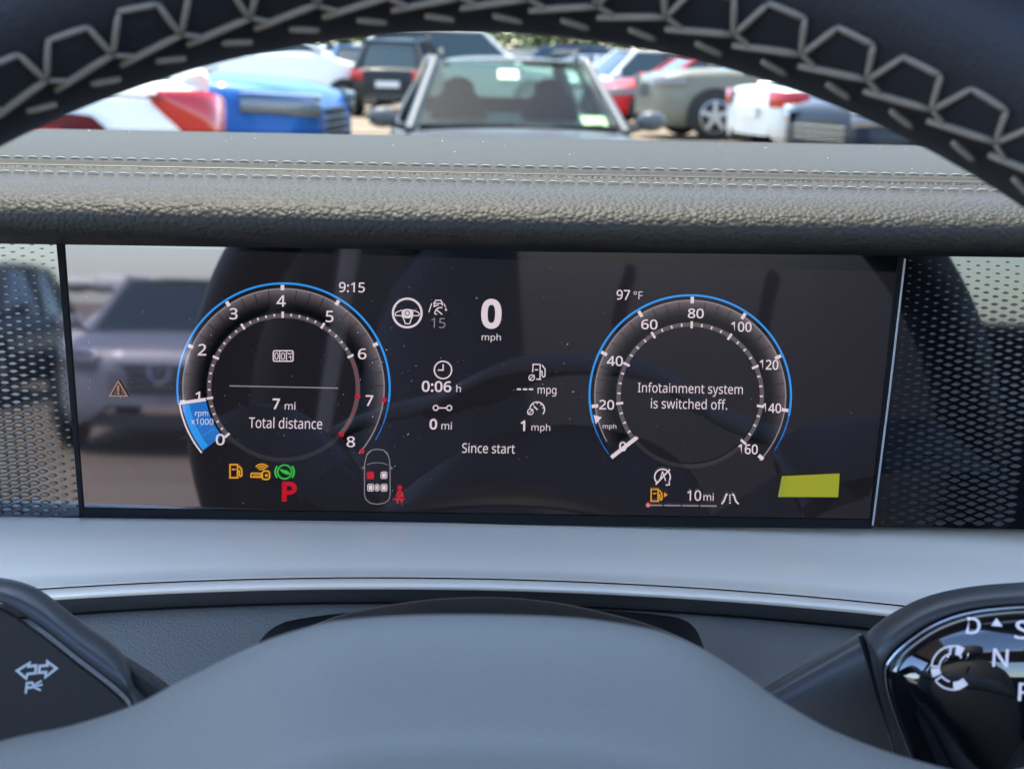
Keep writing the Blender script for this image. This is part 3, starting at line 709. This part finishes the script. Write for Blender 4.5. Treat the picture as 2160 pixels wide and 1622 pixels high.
# ------------------------------------------------------------------ rest of the cabin
cab = tag(empty('car_cabin', W(.38, -.5, -.9)), 'cabin shell of the car round the dashboard with pale roof lining and added glass sunroof', 'car interior')
XL, XR = -.50, 1.26
b = MB(); zr = .33
b.box(W(XL + .02, .06, zr), W(XR - .02, .14, zr + .03)); b.box(W(XL + .02, -2.0, zr), W(XR - .02, -.95, zr + .03))
b.box(W(XL + .02, -.95, zr), W(-.20, .06, zr + .03)); b.box(W(.95, -.95, zr), W(XR - .02, .06, zr + .03)); b.build('roof', m_liner, cab)
MB().add([W(-.21, -.96, zr + .031), W(.96, -.96, zr + .031), W(.96, .07, zr + .031), W(-.21, .07, zr + .031)], [(0, 1, 2, 3)]).build('added_sunroof_glass', m_sideg, cab)  # unseen sunroof added to let sky light down onto the hub
for X, s in ((XL, -1), (XR, 1)):
    zb = -.31
    b = MB(); b.box(W(X - .04, -1.95, -.95), W(X + .04, .95, zb)); b.build('door_panel', m_doorp, cab)
    b = MB(); b.tube([W(X, .90, zb), W(X + -s * .03, .45, .02), W(X - s * .05, .10, zr)], .035, 8); b.build('front_pillar', m_liner, cab, smooth=True)
    b = MB(); b.prism([W(X - s * .01, -1.02, zb), W(X - s * .06, -1.16, zr), W(X - s * .06, -1.95, zr), W(X - s * .01, -1.95, zb)], (s * .03, 0, 0)); b.build('added_quarter_panel', m_doorp, cab)  # added to block a pale window strip mirrored in the display
    b = MB(); b.tube([W(X, -.80, zb), W(X - s * .05, -.90, zr)], .05, 8); b.build('centre_pillar', m_black, cab, smooth=True)
    b = MB(); b.tube([W(X, -1.60, zb), W(X - s * .06, -1.45, zr)], .075, 8); b.build('rear_pillar', m_black, cab, smooth=True)
    b = MB(); b.add([W(X, .86, zb), W(X - s * .045, .12, zr), W(X - s * .05, -1.5, zr), W(X, -1.6, zb)], [(0, 1, 2, 3)]); b.build('side_window', m_sideg, cab)
    b = MB(); b.tube([W(X - s * .045, .14, zr), W(X - s * .05, -2.0, zr)], .03, 8); b.build('roof_rail', m_black, cab, smooth=True)
b = MB(); b.box(W(XL, -2.05, -.95), W(XR, -1.97, -.07)); b.build('tailgate', m_doorp, cab)
b = MB(); b.box(W(XL + .05, -1.45, -.55), W(XR - .05, -1.32, -.09)); b.build('rear_bench', m_seat, cab, sharp=30)
for hx in (-.15, .9):
    MB().ball(W(hx, -1.4, .03), (.13, .06, .09)).build('rear_headrest', m_seat, cab, smooth=True)
MB().add([W(XL + .05, -1.99, -.07), W(XR - .05, -1.99, -.07), W(XR - .12, -1.9, zr), W(XL + .12, -1.9, zr)], [(0, 1, 2, 3)]).build('rear_glass', m_darkg, cab)
b = MB(); b.box(W(XL, -2.0, -.98), W(XR, 1.1, -.94)); b.build('floor_carpet', m_deep, cab)
b = MB(); b.box(W(XL, .86, -.95), W(XR, .95, -.12)); b.build('bulkhead', m_deep, cab)
# unseen sun visor added to keep direct sun off the wheel hub
vis = tag(empty('added_sun_visor', W(-.1, .2, .3)), 'pale sun visor added unseen above the windscreen to shade the wheel', 'sun visor')
b = MB(); b.prism([W(-.46, .21, .30), W(.30, .21, .30), W(.30, .463, .120), W(-.46, .463, .120)], (0, .012, .014)); b.build('added_visor_flap', m_liner, vis)
b = MB(); b.tube([W(-.48, .205, .315), W(.32, .205, .315)], .008, 8); b.build('hinge_rod', m_black, vis, smooth=True)
def seat(x, label):
    r = tag(empty('front_seat', W(x, -.45, -.75)), label, 'car seat', 'front seats')
    def shell(zs, hw, y0, th, lean):
        rows = []
        for z, k in zs:
            row = []
            for i in range(16):
                a = 2 * math.pi * i / 16; c, s_ = math.cos(a), math.sin(a)
                q = (abs(c) ** 3.2 + abs(s_) ** 3.2) ** (-1 / 3.2)
                row.append(W(x + hw * k * c * q, y0 - lean * (z + .5) + th * k * s_ * q + (.02 * abs(c) if s_ < 0 else 0), z))
            rows.append(row)
        bb = MB().grid(rows, closed_u=True); n = len(rows); bb.f.append(tuple(range(16))[::-1]); bb.f.append(tuple((n - 1) * 16 + i for i in range(16))); return bb
    shell([(-.58, .9), (-.45, 1), (-.25, 1.03), (-.12, .99), (-.06, .93), (.0, .78), (.05, .5), (.065, .35)], .275, -.30, .085, .3).build('backrest', m_seat, r, smooth=True)
    shell([(.08, .6), (.10, .9), (.16, 1), (.24, .98), (.28, .8), (.29, .5)], .15, -.29, .05, .25).build('headrest', m_seat, r, smooth=True)
    for s in (-.06, .06): MB().tube([W(x + s, -.31, .02), W(x + s, -.315, .11)], .006, 6).build('headrest_post', m_chrome, r, smooth=True)
    bb = MB(); bb.box(W(x - .25, -.45, -.72), W(x + .25, .08, -.56)); bb.build('cushion', m_seat, r)
seat(0.0, "dark leather driver's seat behind the steering wheel")
seat(.76, 'dark leather passenger seat beside the driver')

# ------------------------------------------------------------------ parking lot
gm = mottle(mat('warm_asphalt', (.2, .17, .13), .9, spec=.2), (.19, .145, .10), (.26, .20, .14), .6, 5)
tag(mk('ground', [(-400, -400, 0), (400, -400, 0), (400, 400, 0), (-400, 400, 0)], [(0, 1, 2, 3)], gm), kind='structure')
m_tyre = mat('tyre_rubber', (.03, .029, .027), .8, spec=.2)
m_rim = mat('alloy', (.45, .45, .46), .3, metal=.9)
m_rimd = mat('dark_alloy', (.12, .12, .13), .3, metal=.8)
m_arch = mat('arch_black', (.012, .012, .012), .8)
m_cglass = mat('car_glass', (.02, .035, .035), .03, spec=.8)
m_cclear = pane_mat('car_clear_glass', (.55, .72, .66), .5)
m_lamp = mat('headlamp_glass', (.55, .58, .6), .08, metal=.3, spec=.9)
m_lampm = mat('headlamp_grey', (.20, .21, .22), .08, metal=.2, spec=.9)
m_lampd = mat('headlamp_dark', (.04, .045, .05), .06, spec=.9)
m_tail = mat('tail_red', (.42, .006, .008), .12, spec=.8)
m_taild = mat('tail_maroon', (.09, .008, .014), .12, spec=.8)
m_amb = mat('amber_lens', (.7, .2, .02), .2)
m_plate = mat('plate_white', (.6, .6, .58), .5)
m_clad = mat('cladding', (.03, .03, .032), .6)
m_wipe = mat('wiper_black', (.01, .01, .01), .6)
paints = {}
def paint(c, metal=0.0, rough=.28):
    k = (c, metal)
    if k not in paints: paints[k] = mat('car_paint', c, .45, metal=metal, spec=.15, coat=.22, coat_r=.03)
    return paints[k]
TYPES = {
    'suv': dict(L=4.75, W=1.92, H=1.70, belt=1.08, hood=1.06, nose=.92, cowl=1.02, wst=.25, re=-1.75, rb=-2.18, rear=1.05, wb=2.8, r=.37),
    'sedan': dict(L=4.7, W=1.83, H=1.44, belt=.93, hood=.90, nose=.74, cowl=1.0, wst=.12, re=-.95, rb=-1.68, rear=.98, wb=2.72, r=.33),
    'hatch': dict(L=4.3, W=1.80, H=1.47, belt=.94, hood=.93, nose=.78, cowl=.98, wst=.22, re=-1.5, rb=-1.93, rear=.95, wb=2.62, r=.33),
    'coupe': dict(L=4.6, W=1.88, H=1.36, belt=.92, hood=.86, nose=.70, cowl=.75, wst=-.1, re=-.9, rb=-1.8, rear=.98, wb=2.75, r=.35),
}
def car(name, label, cat, x, y, yaw, typ, pc, metal=0.0, group=None, glass=None, tail=None, head=None, rimm=None, clad=False, plate=False, z=0, rails=False, lamp_style=None, detail=True, **over):
    T = dict(TYPES[typ]); T.update(over); L, Wd, H = T['L'], T['W'], T['H']; w2 = Wd / 2; h = L / 2
    root = tag(empty(name, (x, y, z), None, yaw), label, cat, group)
    pm = paint(pc, metal); gl = glass or m_cglass
    B = lambda bb, n, mt, par=root, **k: bb.build(n, mt, par, local=True, **k)
    st = [(-h, .60, .46, T['rear'] * .74), (-h + .05, .84, .33, T['rear'] * .93), (-h + .22, .94, .25, T['rear']), (-h + .8, 1, .21, T['rear'] + .01), (-.3, 1, .21, T['belt']), (T['cowl'], .985, .21, T['belt'] - .02),
          (T['cowl'] + .3, .965, .21, T['hood']), (h - .5, .92, .22, (T['hood'] + T['nose']) / 2 + .02), (h - .14, .80, .25, T['nose']), (h - .02, .62, .33, T['nose'] - .12), (h, .5, .42, T['nose'] - .24)]
    c1 = catmull([(s[0], s[1] * w2, 0) for s in st], 5); c2 = catmull([(s[2], s[3], 0) for s in st], 5)
    rows = []
    for p, q_ in zip(c1, c2):
        X, hw, zb, zt = p.x, p.y, q_.x, q_.y; hh = zt - zb
        half = catmull([(hw * .88, zb, 0), (hw * .985, zb + .18 * hh, 0), (hw, zb + .5 * hh, 0), (hw * .975, zb + .78 * hh, 0), (hw * .93, zb + .93 * hh, 0), (hw * .80, zt, 0), (hw * .4, zt + .022, 0), (0, zt + .03, 0)], 3)
        row = [Vector((X, v.x, v.y)) for v in half] + [Vector((X, -v.x, v.y)) for v in reversed(half[:-1])]
        rows.append(row)
    bb = MB().grid(rows); n = len(rows[0]); bb.f.append(tuple(range(n))); bb.f.append(tuple((len(rows) - 1) * n + i for i in range(n))[::-1])
    body = B(bb, 'body', pm, smooth=True, sharp=50)
    # cabin
    bz, rz = T['belt'] - .015, H - .05
    bf, br, rf, rr = .86 * w2, .80 * w2, .64 * w2, .60 * w2
    cw, rb, wt, re = T['cowl'], T['rb'], T['wst'], T['re']
    rbz = T['rear'] - .01
    fr_ = lambda t, s: Vector((cw + (wt - cw) * t - .06 * s * s * (1 - .5 * t), s * (bf + (rf - bf) * t), bz + (rz - bz) * t))
    rr_ = lambda t, s: Vector((rb + (re - rb) * t + .05 * s * s, s * (br + (rr - br) * t), rbz + (rz - .02 - rbz) * t))
    wsc = B(MB().grid([[fr_(i / 5, -1 + j / 4) for j in range(9)] for i in range(6)]), 'windscreen', gl, smooth=True)
    B(MB().grid([[rr_(i / 5, 1 - j / 4) for j in range(9)] for i in range(6)]), 'rear_window', gl, smooth=True)
    for s in (-1, 1):
        B(MB().add([fr_(0, s), fr_(1, s), Vector(((wt + re) / 2, s * .66 * w2, rz + .01)), rr_(1, s), rr_(0, s), Vector(((cw + rb) / 2, s * .90 * w2, bz))], [(0, 1, 2, 3, 4, 5)]), 'side_window', gl)
    rows = []
    for i in range(13):
        t = i / 12; X = wt + .03 + (re - .06 - wt - .03) * t; hw = rf + (rr - rf) * t + .02 * math.sin(math.pi * t); zc = rz + (H - rz) * (math.sin(math.pi * min(1, max(0, t * .9 + .07))) ** .6) - .02 * t
        rows.append([Vector((X - .03 * (abs(s) ** 2) * (1 if t < .5 else -1), hw * s * 1.03, rz - .035 + (zc - rz + .035) * (1 - abs(s) ** 3.5))) for s in [-1 + j / 6 for j in range(13)]])
    bb = MB().grid(rows)
    for s in (-1, 1):
        bb.tube([fr_(-.02, s), fr_(.5, s), fr_(1.02, s)], .04, 7); bb.tube([fr_(1, s), Vector(((wt + re) / 2, s * .66 * w2, rz + .012)), rr_(1, s)], .035, 7)
        cq = [rr_(1.0, s), rr_(.5, s), rr_(-.03, s)]; bb.tube(cq, .06, 7, rs=[.05, .08, .10])
    roof = B(bb, 'roof', pm, smooth=True, sharp=60)
    for s in (-1, 1):
        m0 = (cw + rb) / 2
        B(MB().tube([(m0, s * .905 * w2, bz), ((wt + re) / 2 - .05, s * .672 * w2, rz)], .035, 7), 'door_pillar', m_clad, smooth=True)
    # plan outline at bumper height, for lamps
    full = [(p.x, p.y) for p in c1]
    def wrap(end, y0, back, z0, z1, mt, nm, tip=0.0, off=.018, par=root, sweep=0):
        for s in (-1, 1):
            if end > 0: pts = [p for p in full if p[0] > h - back and p[1] > y0 * w2][::-1]; pts = [(h - .0, y0 * w2)] + pts if pts and pts[0][1] > y0 * w2 + .05 else pts
            else: pts = [p for p in full if p[0] < -h + back and p[1] > y0 * w2]; pts = [(-h, y0 * w2)] + pts if pts and pts[0][1] > y0 * w2 + .05 else pts
            if len(pts) < 2: continue
            P2 = [Vector(p) for p in pts]; up, lo = [], []
            for i, p in enumerate(P2):
                tg = P2[min(i + 1, len(P2) - 1)] - P2[max(i - 1, 0)]; nn = Vector((tg.y, -tg.x)) * (1 if end < 0 else -1)
                nn = Vector((-tg.y, tg.x)); nn.normalize()
                if nn.x * end < 0 and abs(nn.x) > .3: nn = -nn
                if nn.y < 0 and abs(nn.x) <= .3: nn = -nn
                t = i / (len(P2) - 1); zz0 = z0 + tip * t * .6; zz1 = z1 + tip * t * .25
                if sweep: zz0 = zz1 - (zz1 - z0) * min(1, .04 + t * sweep); zz1 -= .10 * max(0, t - .45)
                up.append((p + nn * off, zz1)); lo.append((p + nn * off, zz0))
            g = lambda a, k: Vector((a[0].x, a[0].y * s, a[1]))
            inn = lambda a: Vector((a[0].x - .05 * end, a[0].y * s * .93, a[1]))
            B(MB().grid([[inn(a) for a in lo], [g(a, 0) for a in lo], [Vector((a[0].x, a[0].y * s, (a[1] + c[1]) / 2)) + Vector((.006 * end, .006 * s, 0)) for a, c in zip(lo, up)], [g(a, 0) for a in up], [inn(a) for a in up]]), nm, mt, par, smooth=True)
    nz = T['nose']
    wrap(1, .52, .62, nz - .18, nz - .05, head or m_lampm, 'headlight', .07)
    wrap(1, .52, .60, nz - .05, nz - .012, m_lamp, 'running_light', .09, off=.022)
    if T.get('amber'): wrap(1, .935, .66, nz - .16, nz - .05, m_amb, 'indicator', .06, off=.03)
    wrap(-1, T.get('ti', .58), .42, T['rear'] - T.get('th', .25), T['rear'] - .04, tail or m_tail, 'tail_light', .03, sweep=T.get('sweep', 0))
    def plate_front(X, y0, z0, z1, mt, nm, end=1, dx=.012):
        rows = [[Vector((X - end * .16 * (s * y0) ** 2 + end * dx, s * y0 * w2, z)) for s in [-1 + j / 5 for j in range(11)]] for z in (z0, (z0 + z1) / 2, z1)]
        rows = [[v + Vector((-end * .03, 0, 0)) for v in rows[0]]] + rows + [[v + Vector((-end * .03, 0, 0)) for v in rows[-1]]]
        return B(MB().grid(rows), nm, mt, smooth=True, sharp=50)
    if detail:
        gr = plate_front(h, .48, nz - .36, nz - .12, m_clad, 'grille')
        b2 = MB()
        for zz in (nz - .31, nz - .25, nz - .19): b2.box((h + .005, -.44 * w2, zz), (h + .022, .44 * w2, zz + .012))
        B(b2, 'grille_bars', m_chrome, gr)
        plate_front(h - .02, .60, .24, .36, m_clad, 'air_intake', dx=.03)
        rb_ = plate_front(-h, .55, .40, .50, m_clad if clad else pm, 'rear_bumper', -1, .03)
        B(MB().box((-h - .05, -.26, T['rear'] * .62), (-h - .015, .26, T['rear'] * .62 + .13)), 'number_plate', m_plate)
    for s in (-1, 1):
        B(MB().ball((cw - .12, s * (w2 + .07), bz + .08), (.08, .11, .075)), 'mirror', pm, smooth=True)
        B(MB().tube([(cw - .12, s * w2 * .9, bz + .01), (cw - .12, s * (w2 + .06), bz + .05)], .025, 6), 'mirror_arm', m_clad, smooth=True)
    r = T['r']; wbx = T['wb'] / 2
    for X in (-wbx - .02, wbx - .02 + .05):
        for s in (-1, 1):
            c = Vector((X, s * (w2 - .10), r)); n = 26
            arch = [Vector((X + (r + .075) * math.cos(a), s * (w2 + .006), r + .01 + (r + .07) * math.sin(a))) for a in [math.pi * k / 18 for k in range(19)]]
            arch += [Vector((X - (r + .07), s * (w2 + .006), .22)), Vector((X + (r + .07), s * (w2 + .006), .22))]
            ap = MB().prism(arch, (0, -s * .12, 0)); B(ap, 'wheel_arch', m_clad if clad else m_arch)
            prof_ = [(-.10, .62), (-.11, .88), (-.08, .99), (.06, 1.0), (.10, .95), (.118, .82), (.112, .68)]
            rows = [[c + Vector((r * f * math.cos(2 * math.pi * k / n), s * yy, r * f * math.sin(2 * math.pi * k / n))) for k in range(n)] for yy, f in prof_]
            wheel_o = B(MB().grid(rows, closed_u=True), 'wheel', m_tyre, smooth=True)
            mr = rimm or m_rim; b2 = MB(); ro = .68 * r
            rows = [[c + Vector((ro * f * math.cos(2 * math.pi * k / n), s * yy, ro * f * math.sin(2 * math.pi * k / n))) for k in range(n)] for f, yy in ((1.0, .112), (.93, .118), (.89, .10), (.86, .02))]
            b2.grid(rows, closed_u=True)
            for k in range(5):
                a = 2 * math.pi * k / 5 + .3; e = Vector((math.cos(a), 0, math.sin(a))); pr = Vector((-math.sin(a), 0, math.cos(a)))
                q_ = [c + e * ro * .1 + pr * ro * .16, c + e * ro * .9 + pr * ro * .11, c + e * ro * .9 - pr * ro * .11, c + e * ro * .1 - pr * ro * .16]
                b2.prism([v + Vector((0, s * .112, 0)) for v in q_], (0, -s * .03, 0))
            b2.tube([c + Vector((0, s * .08, 0)), c + Vector((0, s * .122, 0))], ro * .18, 12)
            B(b2, 'rim', mr, wheel_o)
            B(MB().tube([c + Vector((0, s * .02, 0)), c + Vector((0, s * .03, 0))], ro * .88, 20), 'wheel_well', m_arch, wheel_o)
    if rails:
        for s in (-1, 1): B(MB().tube([(wt - .15, s * rf * .9, H - .03), (wt - .3, s * rf * .9, H + .03), (re + .3, s * rr * .9, H + .03), (re + .15, s * rr * .9, H - .03)], .018, 7), 'roof_rail', m_clad, roof, smooth=True)
    return root, body, wsc, fr_, rr_, T

def at(px, D): return (px - 1080) / FPX * D
# white crossover close on the left, tail towards us
r_, body, *_rest = car('parked_crossover', 'white crossover with big red tail lamps parked closest on the left, tail towards the windscreen', 'car', -2.98, 9.9, rad(90 + 15), 'suv', (.78, .78, .75), group='cars parked outside', plate=True, rear=1.2, belt=1.2, hood=1.05, H=1.72, sweep=1.5, th=.5, ti=.56)
h2 = 4.75 / 2 + .045
MB().prism([(-h2 + .0, y_, z_) for y_, z_ in ((-.36, .80), (-.33, .98), (-.27, 1.035), (-.05, 1.065), (.12, 1.05), (.12, .80))], (.05, 0, 0)).build('hatch_lamp', m_taild, r_, local=True)
MB().prism([(-h2 - .004, y_, z_) for y_, z_ in ((-.15, .86), (-.12, .98), (.10, .99), (.10, .86))], (.02, 0, 0)).build('hatch_lamp', m_tail, r_, local=True)
MB().tube([(-h2 + .03, -.62, 1.12), (-h2 + .02, -.3, 1.145), (-h2 + .02, .3, 1.15)], .006, 5).build('hatch_gap', m_arch, r_, local=True)
# blue SUV
car('parked_crossover', 'blue sport utility car with black grille and amber corner lamp, nose towards the dark wagon', 'car', at(705, 12.2) - 2.5, 12.6, rad(-7), 'suv', (.02, .11, .36), .25, group='cars parked outside', head=m_lampm, amber=1, rimm=m_rimd, hood=1.17, nose=1.06, belt=1.2, H=1.78, L=5.0, W=1.98)
# dark wagon facing us
c_r, c_b, c_ws, c_fr, c_rr, cT = car('parked_wagon', 'slate grey wagon facing us with stickers on its windscreen, straight ahead beyond the dashboard', 'car', -.07, 11.9, rad(-90 + 5), 'hatch', (.085, .09, .098), .15, group='cars parked outside', glass=m_cclear, rails=True, W=1.78, L=4.6, H=1.43, belt=.92, hood=.9, z=-.06)
# red, grey, silver and dark cars on the right
car('parked_hatchback', 'bright red hatchback half hidden behind the olive grey crossover', 'car', at(1400, 31) + .7, 33.2, rad(180 + 14), 'hatch', (.50, .008, .014), 0, group='cars parked outside')
car('parked_crossover', 'olive grey crossover with five spoke wheels, side on between the red and silver cars', 'car', at(1345, 27) + 2.5, 28.2, rad(180 + 12), 'suv', (.17, .16, .125), .1, group='cars parked outside', hood=1.2, nose=1.08, belt=1.22, H=1.85, L=5.05, wb=3.0, r=.41, W=2.0)
car('parked_coupe', 'silver coupe with a round red tail lamp, tail towards the olive crossover', 'car', 5.31, 21.6, rad(18), 'coupe', (.55, .55, .55), .5, group='cars parked outside', H=1.42, rear=1.02)
car('parked_crossover', 'dark blue crossover with a dark grille, nose towards the silver coupe', 'car', 4.95, 16.6, rad(180 + 28), 'hatch', (.012, .018, .03), .1, group='cars parked outside', hood=1.02, nose=.92, belt=1.06, H=1.6, rear=1.05, r=.35)
# further rows
car('parked_wagon', 'black van-like utility car seen from behind, left of the slate grey wagon', 'car', at(822, 34), 36.4, rad(90 - 3), 'suv', (.015, .017, .02), .2, group='cars parked outside', clad=True, H=1.72, W=1.78)
car('parked_hatchback', 'small blue hatchback seen from behind beside the tan driving lane', 'car', at(745, 42), 44, rad(90), 'hatch', (.03, .10, .25), .3, group='cars parked outside', H=1.6, rear=1.1, belt=1.1)
car('parked_crossover', 'white utility car with red tail lamps parked far off behind the blue one', 'car', at(540, 33), 34.6, rad(25), 'suv', (.78, .78, .75), 0, group='cars parked outside', belt=1.4, rear=1.4, hood=1.25, H=1.85)
car('parked_hatchback', 'white hatchback nosing out behind the red hatchback', 'car', at(1325, 37), 38.5, rad(180 + 22), 'hatch', (.78, .78, .75), 0, group='cars parked outside', H=1.6)
car('parked_sedan', 'pale blue grey sedan far beyond the roof of the slate grey wagon', 'car', at(1215, 40), 41, rad(180 + 10), 'sedan', (.22, .28, .36), .4, group='cars parked outside')
car('parked_sedan', 'white sedan far off in the last row, under the trees', 'car', at(1330, 52), 52, rad(180 + 8), 'sedan', (.72, .72, .70), 0, group='cars parked outside')
car('parked_sedan', 'silver sedan far off between the white sedan and the trees', 'car', at(1180, 56), 57, rad(180), 'sedan', (.5, .5, .52), .5, group='cars parked outside')
car('parked_hatchback', 'maroon hatchback far off behind the white utility car', 'car', at(600, 41), 42, rad(12), 'hatch', (.28, .01, .02), 0, group='cars parked outside')
car('parked_wagon', 'white delivery van far off behind the slate grey wagon, long and tall', 'van', at(985, 38), 39, rad(2), 'suv', (.78, .78, .75), 0, group='cars parked outside', H=2.0, L=5.6, belt=1.25, hood=1.1, rear=1.25, re=-2.5, rb=-2.7)
m_dkseat = mat('dark_upholstery', (.004, .006, .008), .9, spec=.05)
FAR = [(640, 52, 'sedan', (.35, .35, .34), 'white sedan in the far row left of the small blue hatchback'), (700, 60, 'suv', (.02, .05, .12), 'navy crossover in the far row beyond the tan driving lane'),
       (880, 58, 'hatch', (.40, .01, .015), 'red hatchback in the far row left of the white delivery van'), (1080, 54, 'suv', (.05, .05, .055), 'charcoal crossover in the far row right of the white delivery van'),
       (1250, 46, 'hatch', (.03, .08, .2), 'blue hatchback in the far row between pale sedans'), (1420, 48, 'suv', (.42, .42, .41), 'white crossover in the far row beyond the red hatchback'), (1520, 44, 'sedan', (.2, .2, .21), 'grey sedan in the far row beyond the olive grey crossover')]
FAR += [(590, 66, 'sedan', (.4, .4, .4), 'silver sedan under the trees beyond the white utility car'), (820, 66, 'suv', (.7, .7, .68), 'white crossover under the trees above the black utility car'), (960, 64, 'sedan', (.05, .12, .3), 'blue sedan under the trees beyond the white delivery van'),
        (1150, 47, 'suv', (.02, .05, .14), 'navy crossover in the far row right behind the slate grey wagon'), (1210, 62, 'suv', (.72, .72, .70), 'white crossover under the trees beyond the navy crossover'), (1290, 40, 'sedan', (.30, .36, .42), 'pale blue sedan in the far row left of the white hatchback'),
        (1375, 60, 'sedan', (.42, .02, .02), 'red sedan under the trees beyond the white hatchback')]
for px, D_, ty, c_, lb in FAR: car('parked_' + {'suv': 'crossover', 'hatch': 'hatchback', 'sedan': 'sedan'}[ty], lb, 'car', at(px, D_), D_, rad(random.choice([4, 178, 90, -90])), ty, c_, .1, group='cars parked outside', detail=False)
# details on the slate grey wagon: windscreen labels, wipers, seats
def onws(t, s): return c_fr(t, s) + Vector((.012, 0, .012))
def ws_rect(t0, t1, s0, s1, nm, m_): return MB().add([onws(t0, s0), onws(t0, s1), onws(t1, s1), onws(t1, s0)], [(0, 1, 2, 3)]).build(nm, m_, c_ws, local=True)
m_lab = mat('label_green', (.35, .55, .22), .5); m_lab2 = mat('label_pale', (.62, .72, .5), .5)
ws_rect(.06, .2, .62, .86, 'window_label', m_lab); ws_rect(.72, .86, -.18, .06, 'toll_tag', m_lab2)
bb = MB(); bb.tube([c_fr(.02, -.85) + Vector((.03, 0, .02)), c_fr(.05, -.05) + Vector((.03, 0, .02))], .014, 6); bb.build('wiper', m_wipe, c_ws, local=True)
bb = MB(); bb.tube([c_fr(.02, .05) + Vector((.03, 0, .02)), c_fr(.05, .8) + Vector((.03, 0, .02))], .014, 6); bb.build('wiper', m_wipe, c_ws, local=True)
for yy in (-.36, .36):
    bb = MB(); bb.ball((-.35, yy, .9), (.12, .24, .30)); bb.ball((-.42, yy, 1.17), (.06, .13, .09)); bb.build('front_seat', m_dkseat, c_r, smooth=True, local=True)
bb = MB(); bb.box((-1.35, -.6, .5), (-1.15, .6, 1.08)); bb.build('rear_seat', m_dkseat, c_r, local=True)
bb = MB(); bb.box((-1.9, -.75, .45), (1.0, .75, .55)); bb.box((.72, -.7, .55), (.98, .7, .95)); bb.build('cabin_floor', m_arch, c_r, local=True)
# cars behind us, seen only as reflections in the display
r_, b_, *_x = car('parked_crossover', 'silver crossover parked behind, mirrored in the left of the display', 'car', -5.3, -13.2, rad(90 - 14), 'suv', (.30, .30, .31), .3, group='cars parked outside', H=1.52, hood=.98, nose=.88, belt=1.0, rear=1.0)
bb = MB(); h2 = 4.75 / 2 + .04
bb.tube([(h2, .09 * math.cos(a), .70 + .09 * math.sin(a)) for a in [2 * math.pi * k / 20 for k in range(21)]], .008, 6)
bb.tube([(h2, .045, .775), (h2, 0, .71), (h2, -.045, .775)], .008, 6); bb.tube([(h2, .08, .72), (h2, .04, .62), (h2, 0, .69), (h2, -.04, .62), (h2, -.08, .72)], .008, 6)
bb.build('emblem', m_chrome, r_, local=True)
car('parked_sedan', 'white sedan parked behind, mirrored at the far left of the display', 'car', -8.3, -20.0, rad(95), 'sedan', (.78, .78, .76), 0, group='cars parked outside')
car('parked_crossover', 'dark crossover parked behind, mirrored in the left inlay', 'car', -9.6, -16.5, rad(80), 'suv', (.05, .055, .06), .4, group='cars parked outside')

# trees along the far edge of the lot
m_leaf = mottle(mat('leaf', (.06, .11, .03), .6), (.035, .07, .018), (.10, .16, .04), .9, 2)
m_bark = mat('bark', (.09, .065, .045), .9)
def tree(x, y, hgt, label):
    r = tag(empty('tree', (x, y, 0)), label, 'tree', 'trees along the far edge of the lot')
    b = MB(); b.tube([(0, 0, 0), (.1, 0, hgt * .3), (0, .1, hgt * .55), (.15, 0, hgt * .85)], .2, 8, rs=[.26, .2, .14, .04])
    for k in range(5):
        a = k * 1.3; b.tube([(0, 0, hgt * (.25 + .08 * k)), (math.cos(a) * hgt * .25, math.sin(a) * hgt * .25, hgt * (.45 + .08 * k))], .08, 6, rs=[.1, .03])
    b.build('trunk', m_bark, r, smooth=True, local=True)
    b = MB(); cl = [(random.gauss(0, hgt * .17), random.gauss(0, hgt * .17), hgt * random.uniform(.10, .95), hgt * random.uniform(.09, .17)) for _ in range(20)]
    for _ in range(1500):
        cx_, cy_, cz_, cr = random.choice(cl); v = Vector((random.gauss(0, 1), random.gauss(0, 1), random.gauss(0, .8))).normalized() * cr * random.uniform(.6, 1.05)
        p = Vector((cx_, cy_, cz_)) + v; s = random.uniform(.12, .26)
        u = Vector((random.gauss(0, 1), random.gauss(0, 1), random.gauss(0, 1))).normalized(); q_ = u.orthogonal().normalized()
        b.add([p - u * s, p + q_ * s * .6, p + u * s, p - q_ * s * .6], [(0, 1, 2, 3)])
    b.build('crown', m_leaf, r, local=True)
for i in range(12): tree(at(480 + i * 125 + random.uniform(-30, 30), 76), 76 + random.uniform(-2, 2), random.uniform(6, 9), 'green tree in the unbroken row along the far edge of the lot')
TL = ['dense green tree behind the silver sedan in the last row', 'broad green tree behind the white sedan in the last row', 'green tree beyond the red hatchback', 'green tree beyond the white delivery van',
      'green tree beyond the small blue hatchback', 'green tree beyond the maroon hatchback', 'tall green tree beyond the olive grey crossover', 'green tree beyond the dark blue sedan']
for (px, D_, hg), lb in zip(((1170, 66, 8), (1300, 64, 9), (1430, 68, 8.5), (990, 70, 8), (760, 72, 9), (560, 70, 8), (1600, 66, 9), (1800, 64, 8)), TL): tree(at(px, D_), D_, hg, lb)
# low cloud bank far behind the car
m_cloud = mat('cloud_white', (.85, .80, .70), 1, spec=0)
b = MB()
for k in range(26):
    a = random.gauss(0, 1); b.ball((-2150 + a * 85, -5000 + random.uniform(-60, 60), 48 + random.uniform(-12, 30) * max(.1, 1 - abs(a) * .6)), (random.uniform(40, 70),) * 2 + (random.uniform(18, 34),), 12, 8)
tag(b.build('clouds', m_cloud, None, smooth=True), 'pale cumulus bank low on the horizon behind', kind='stuff')
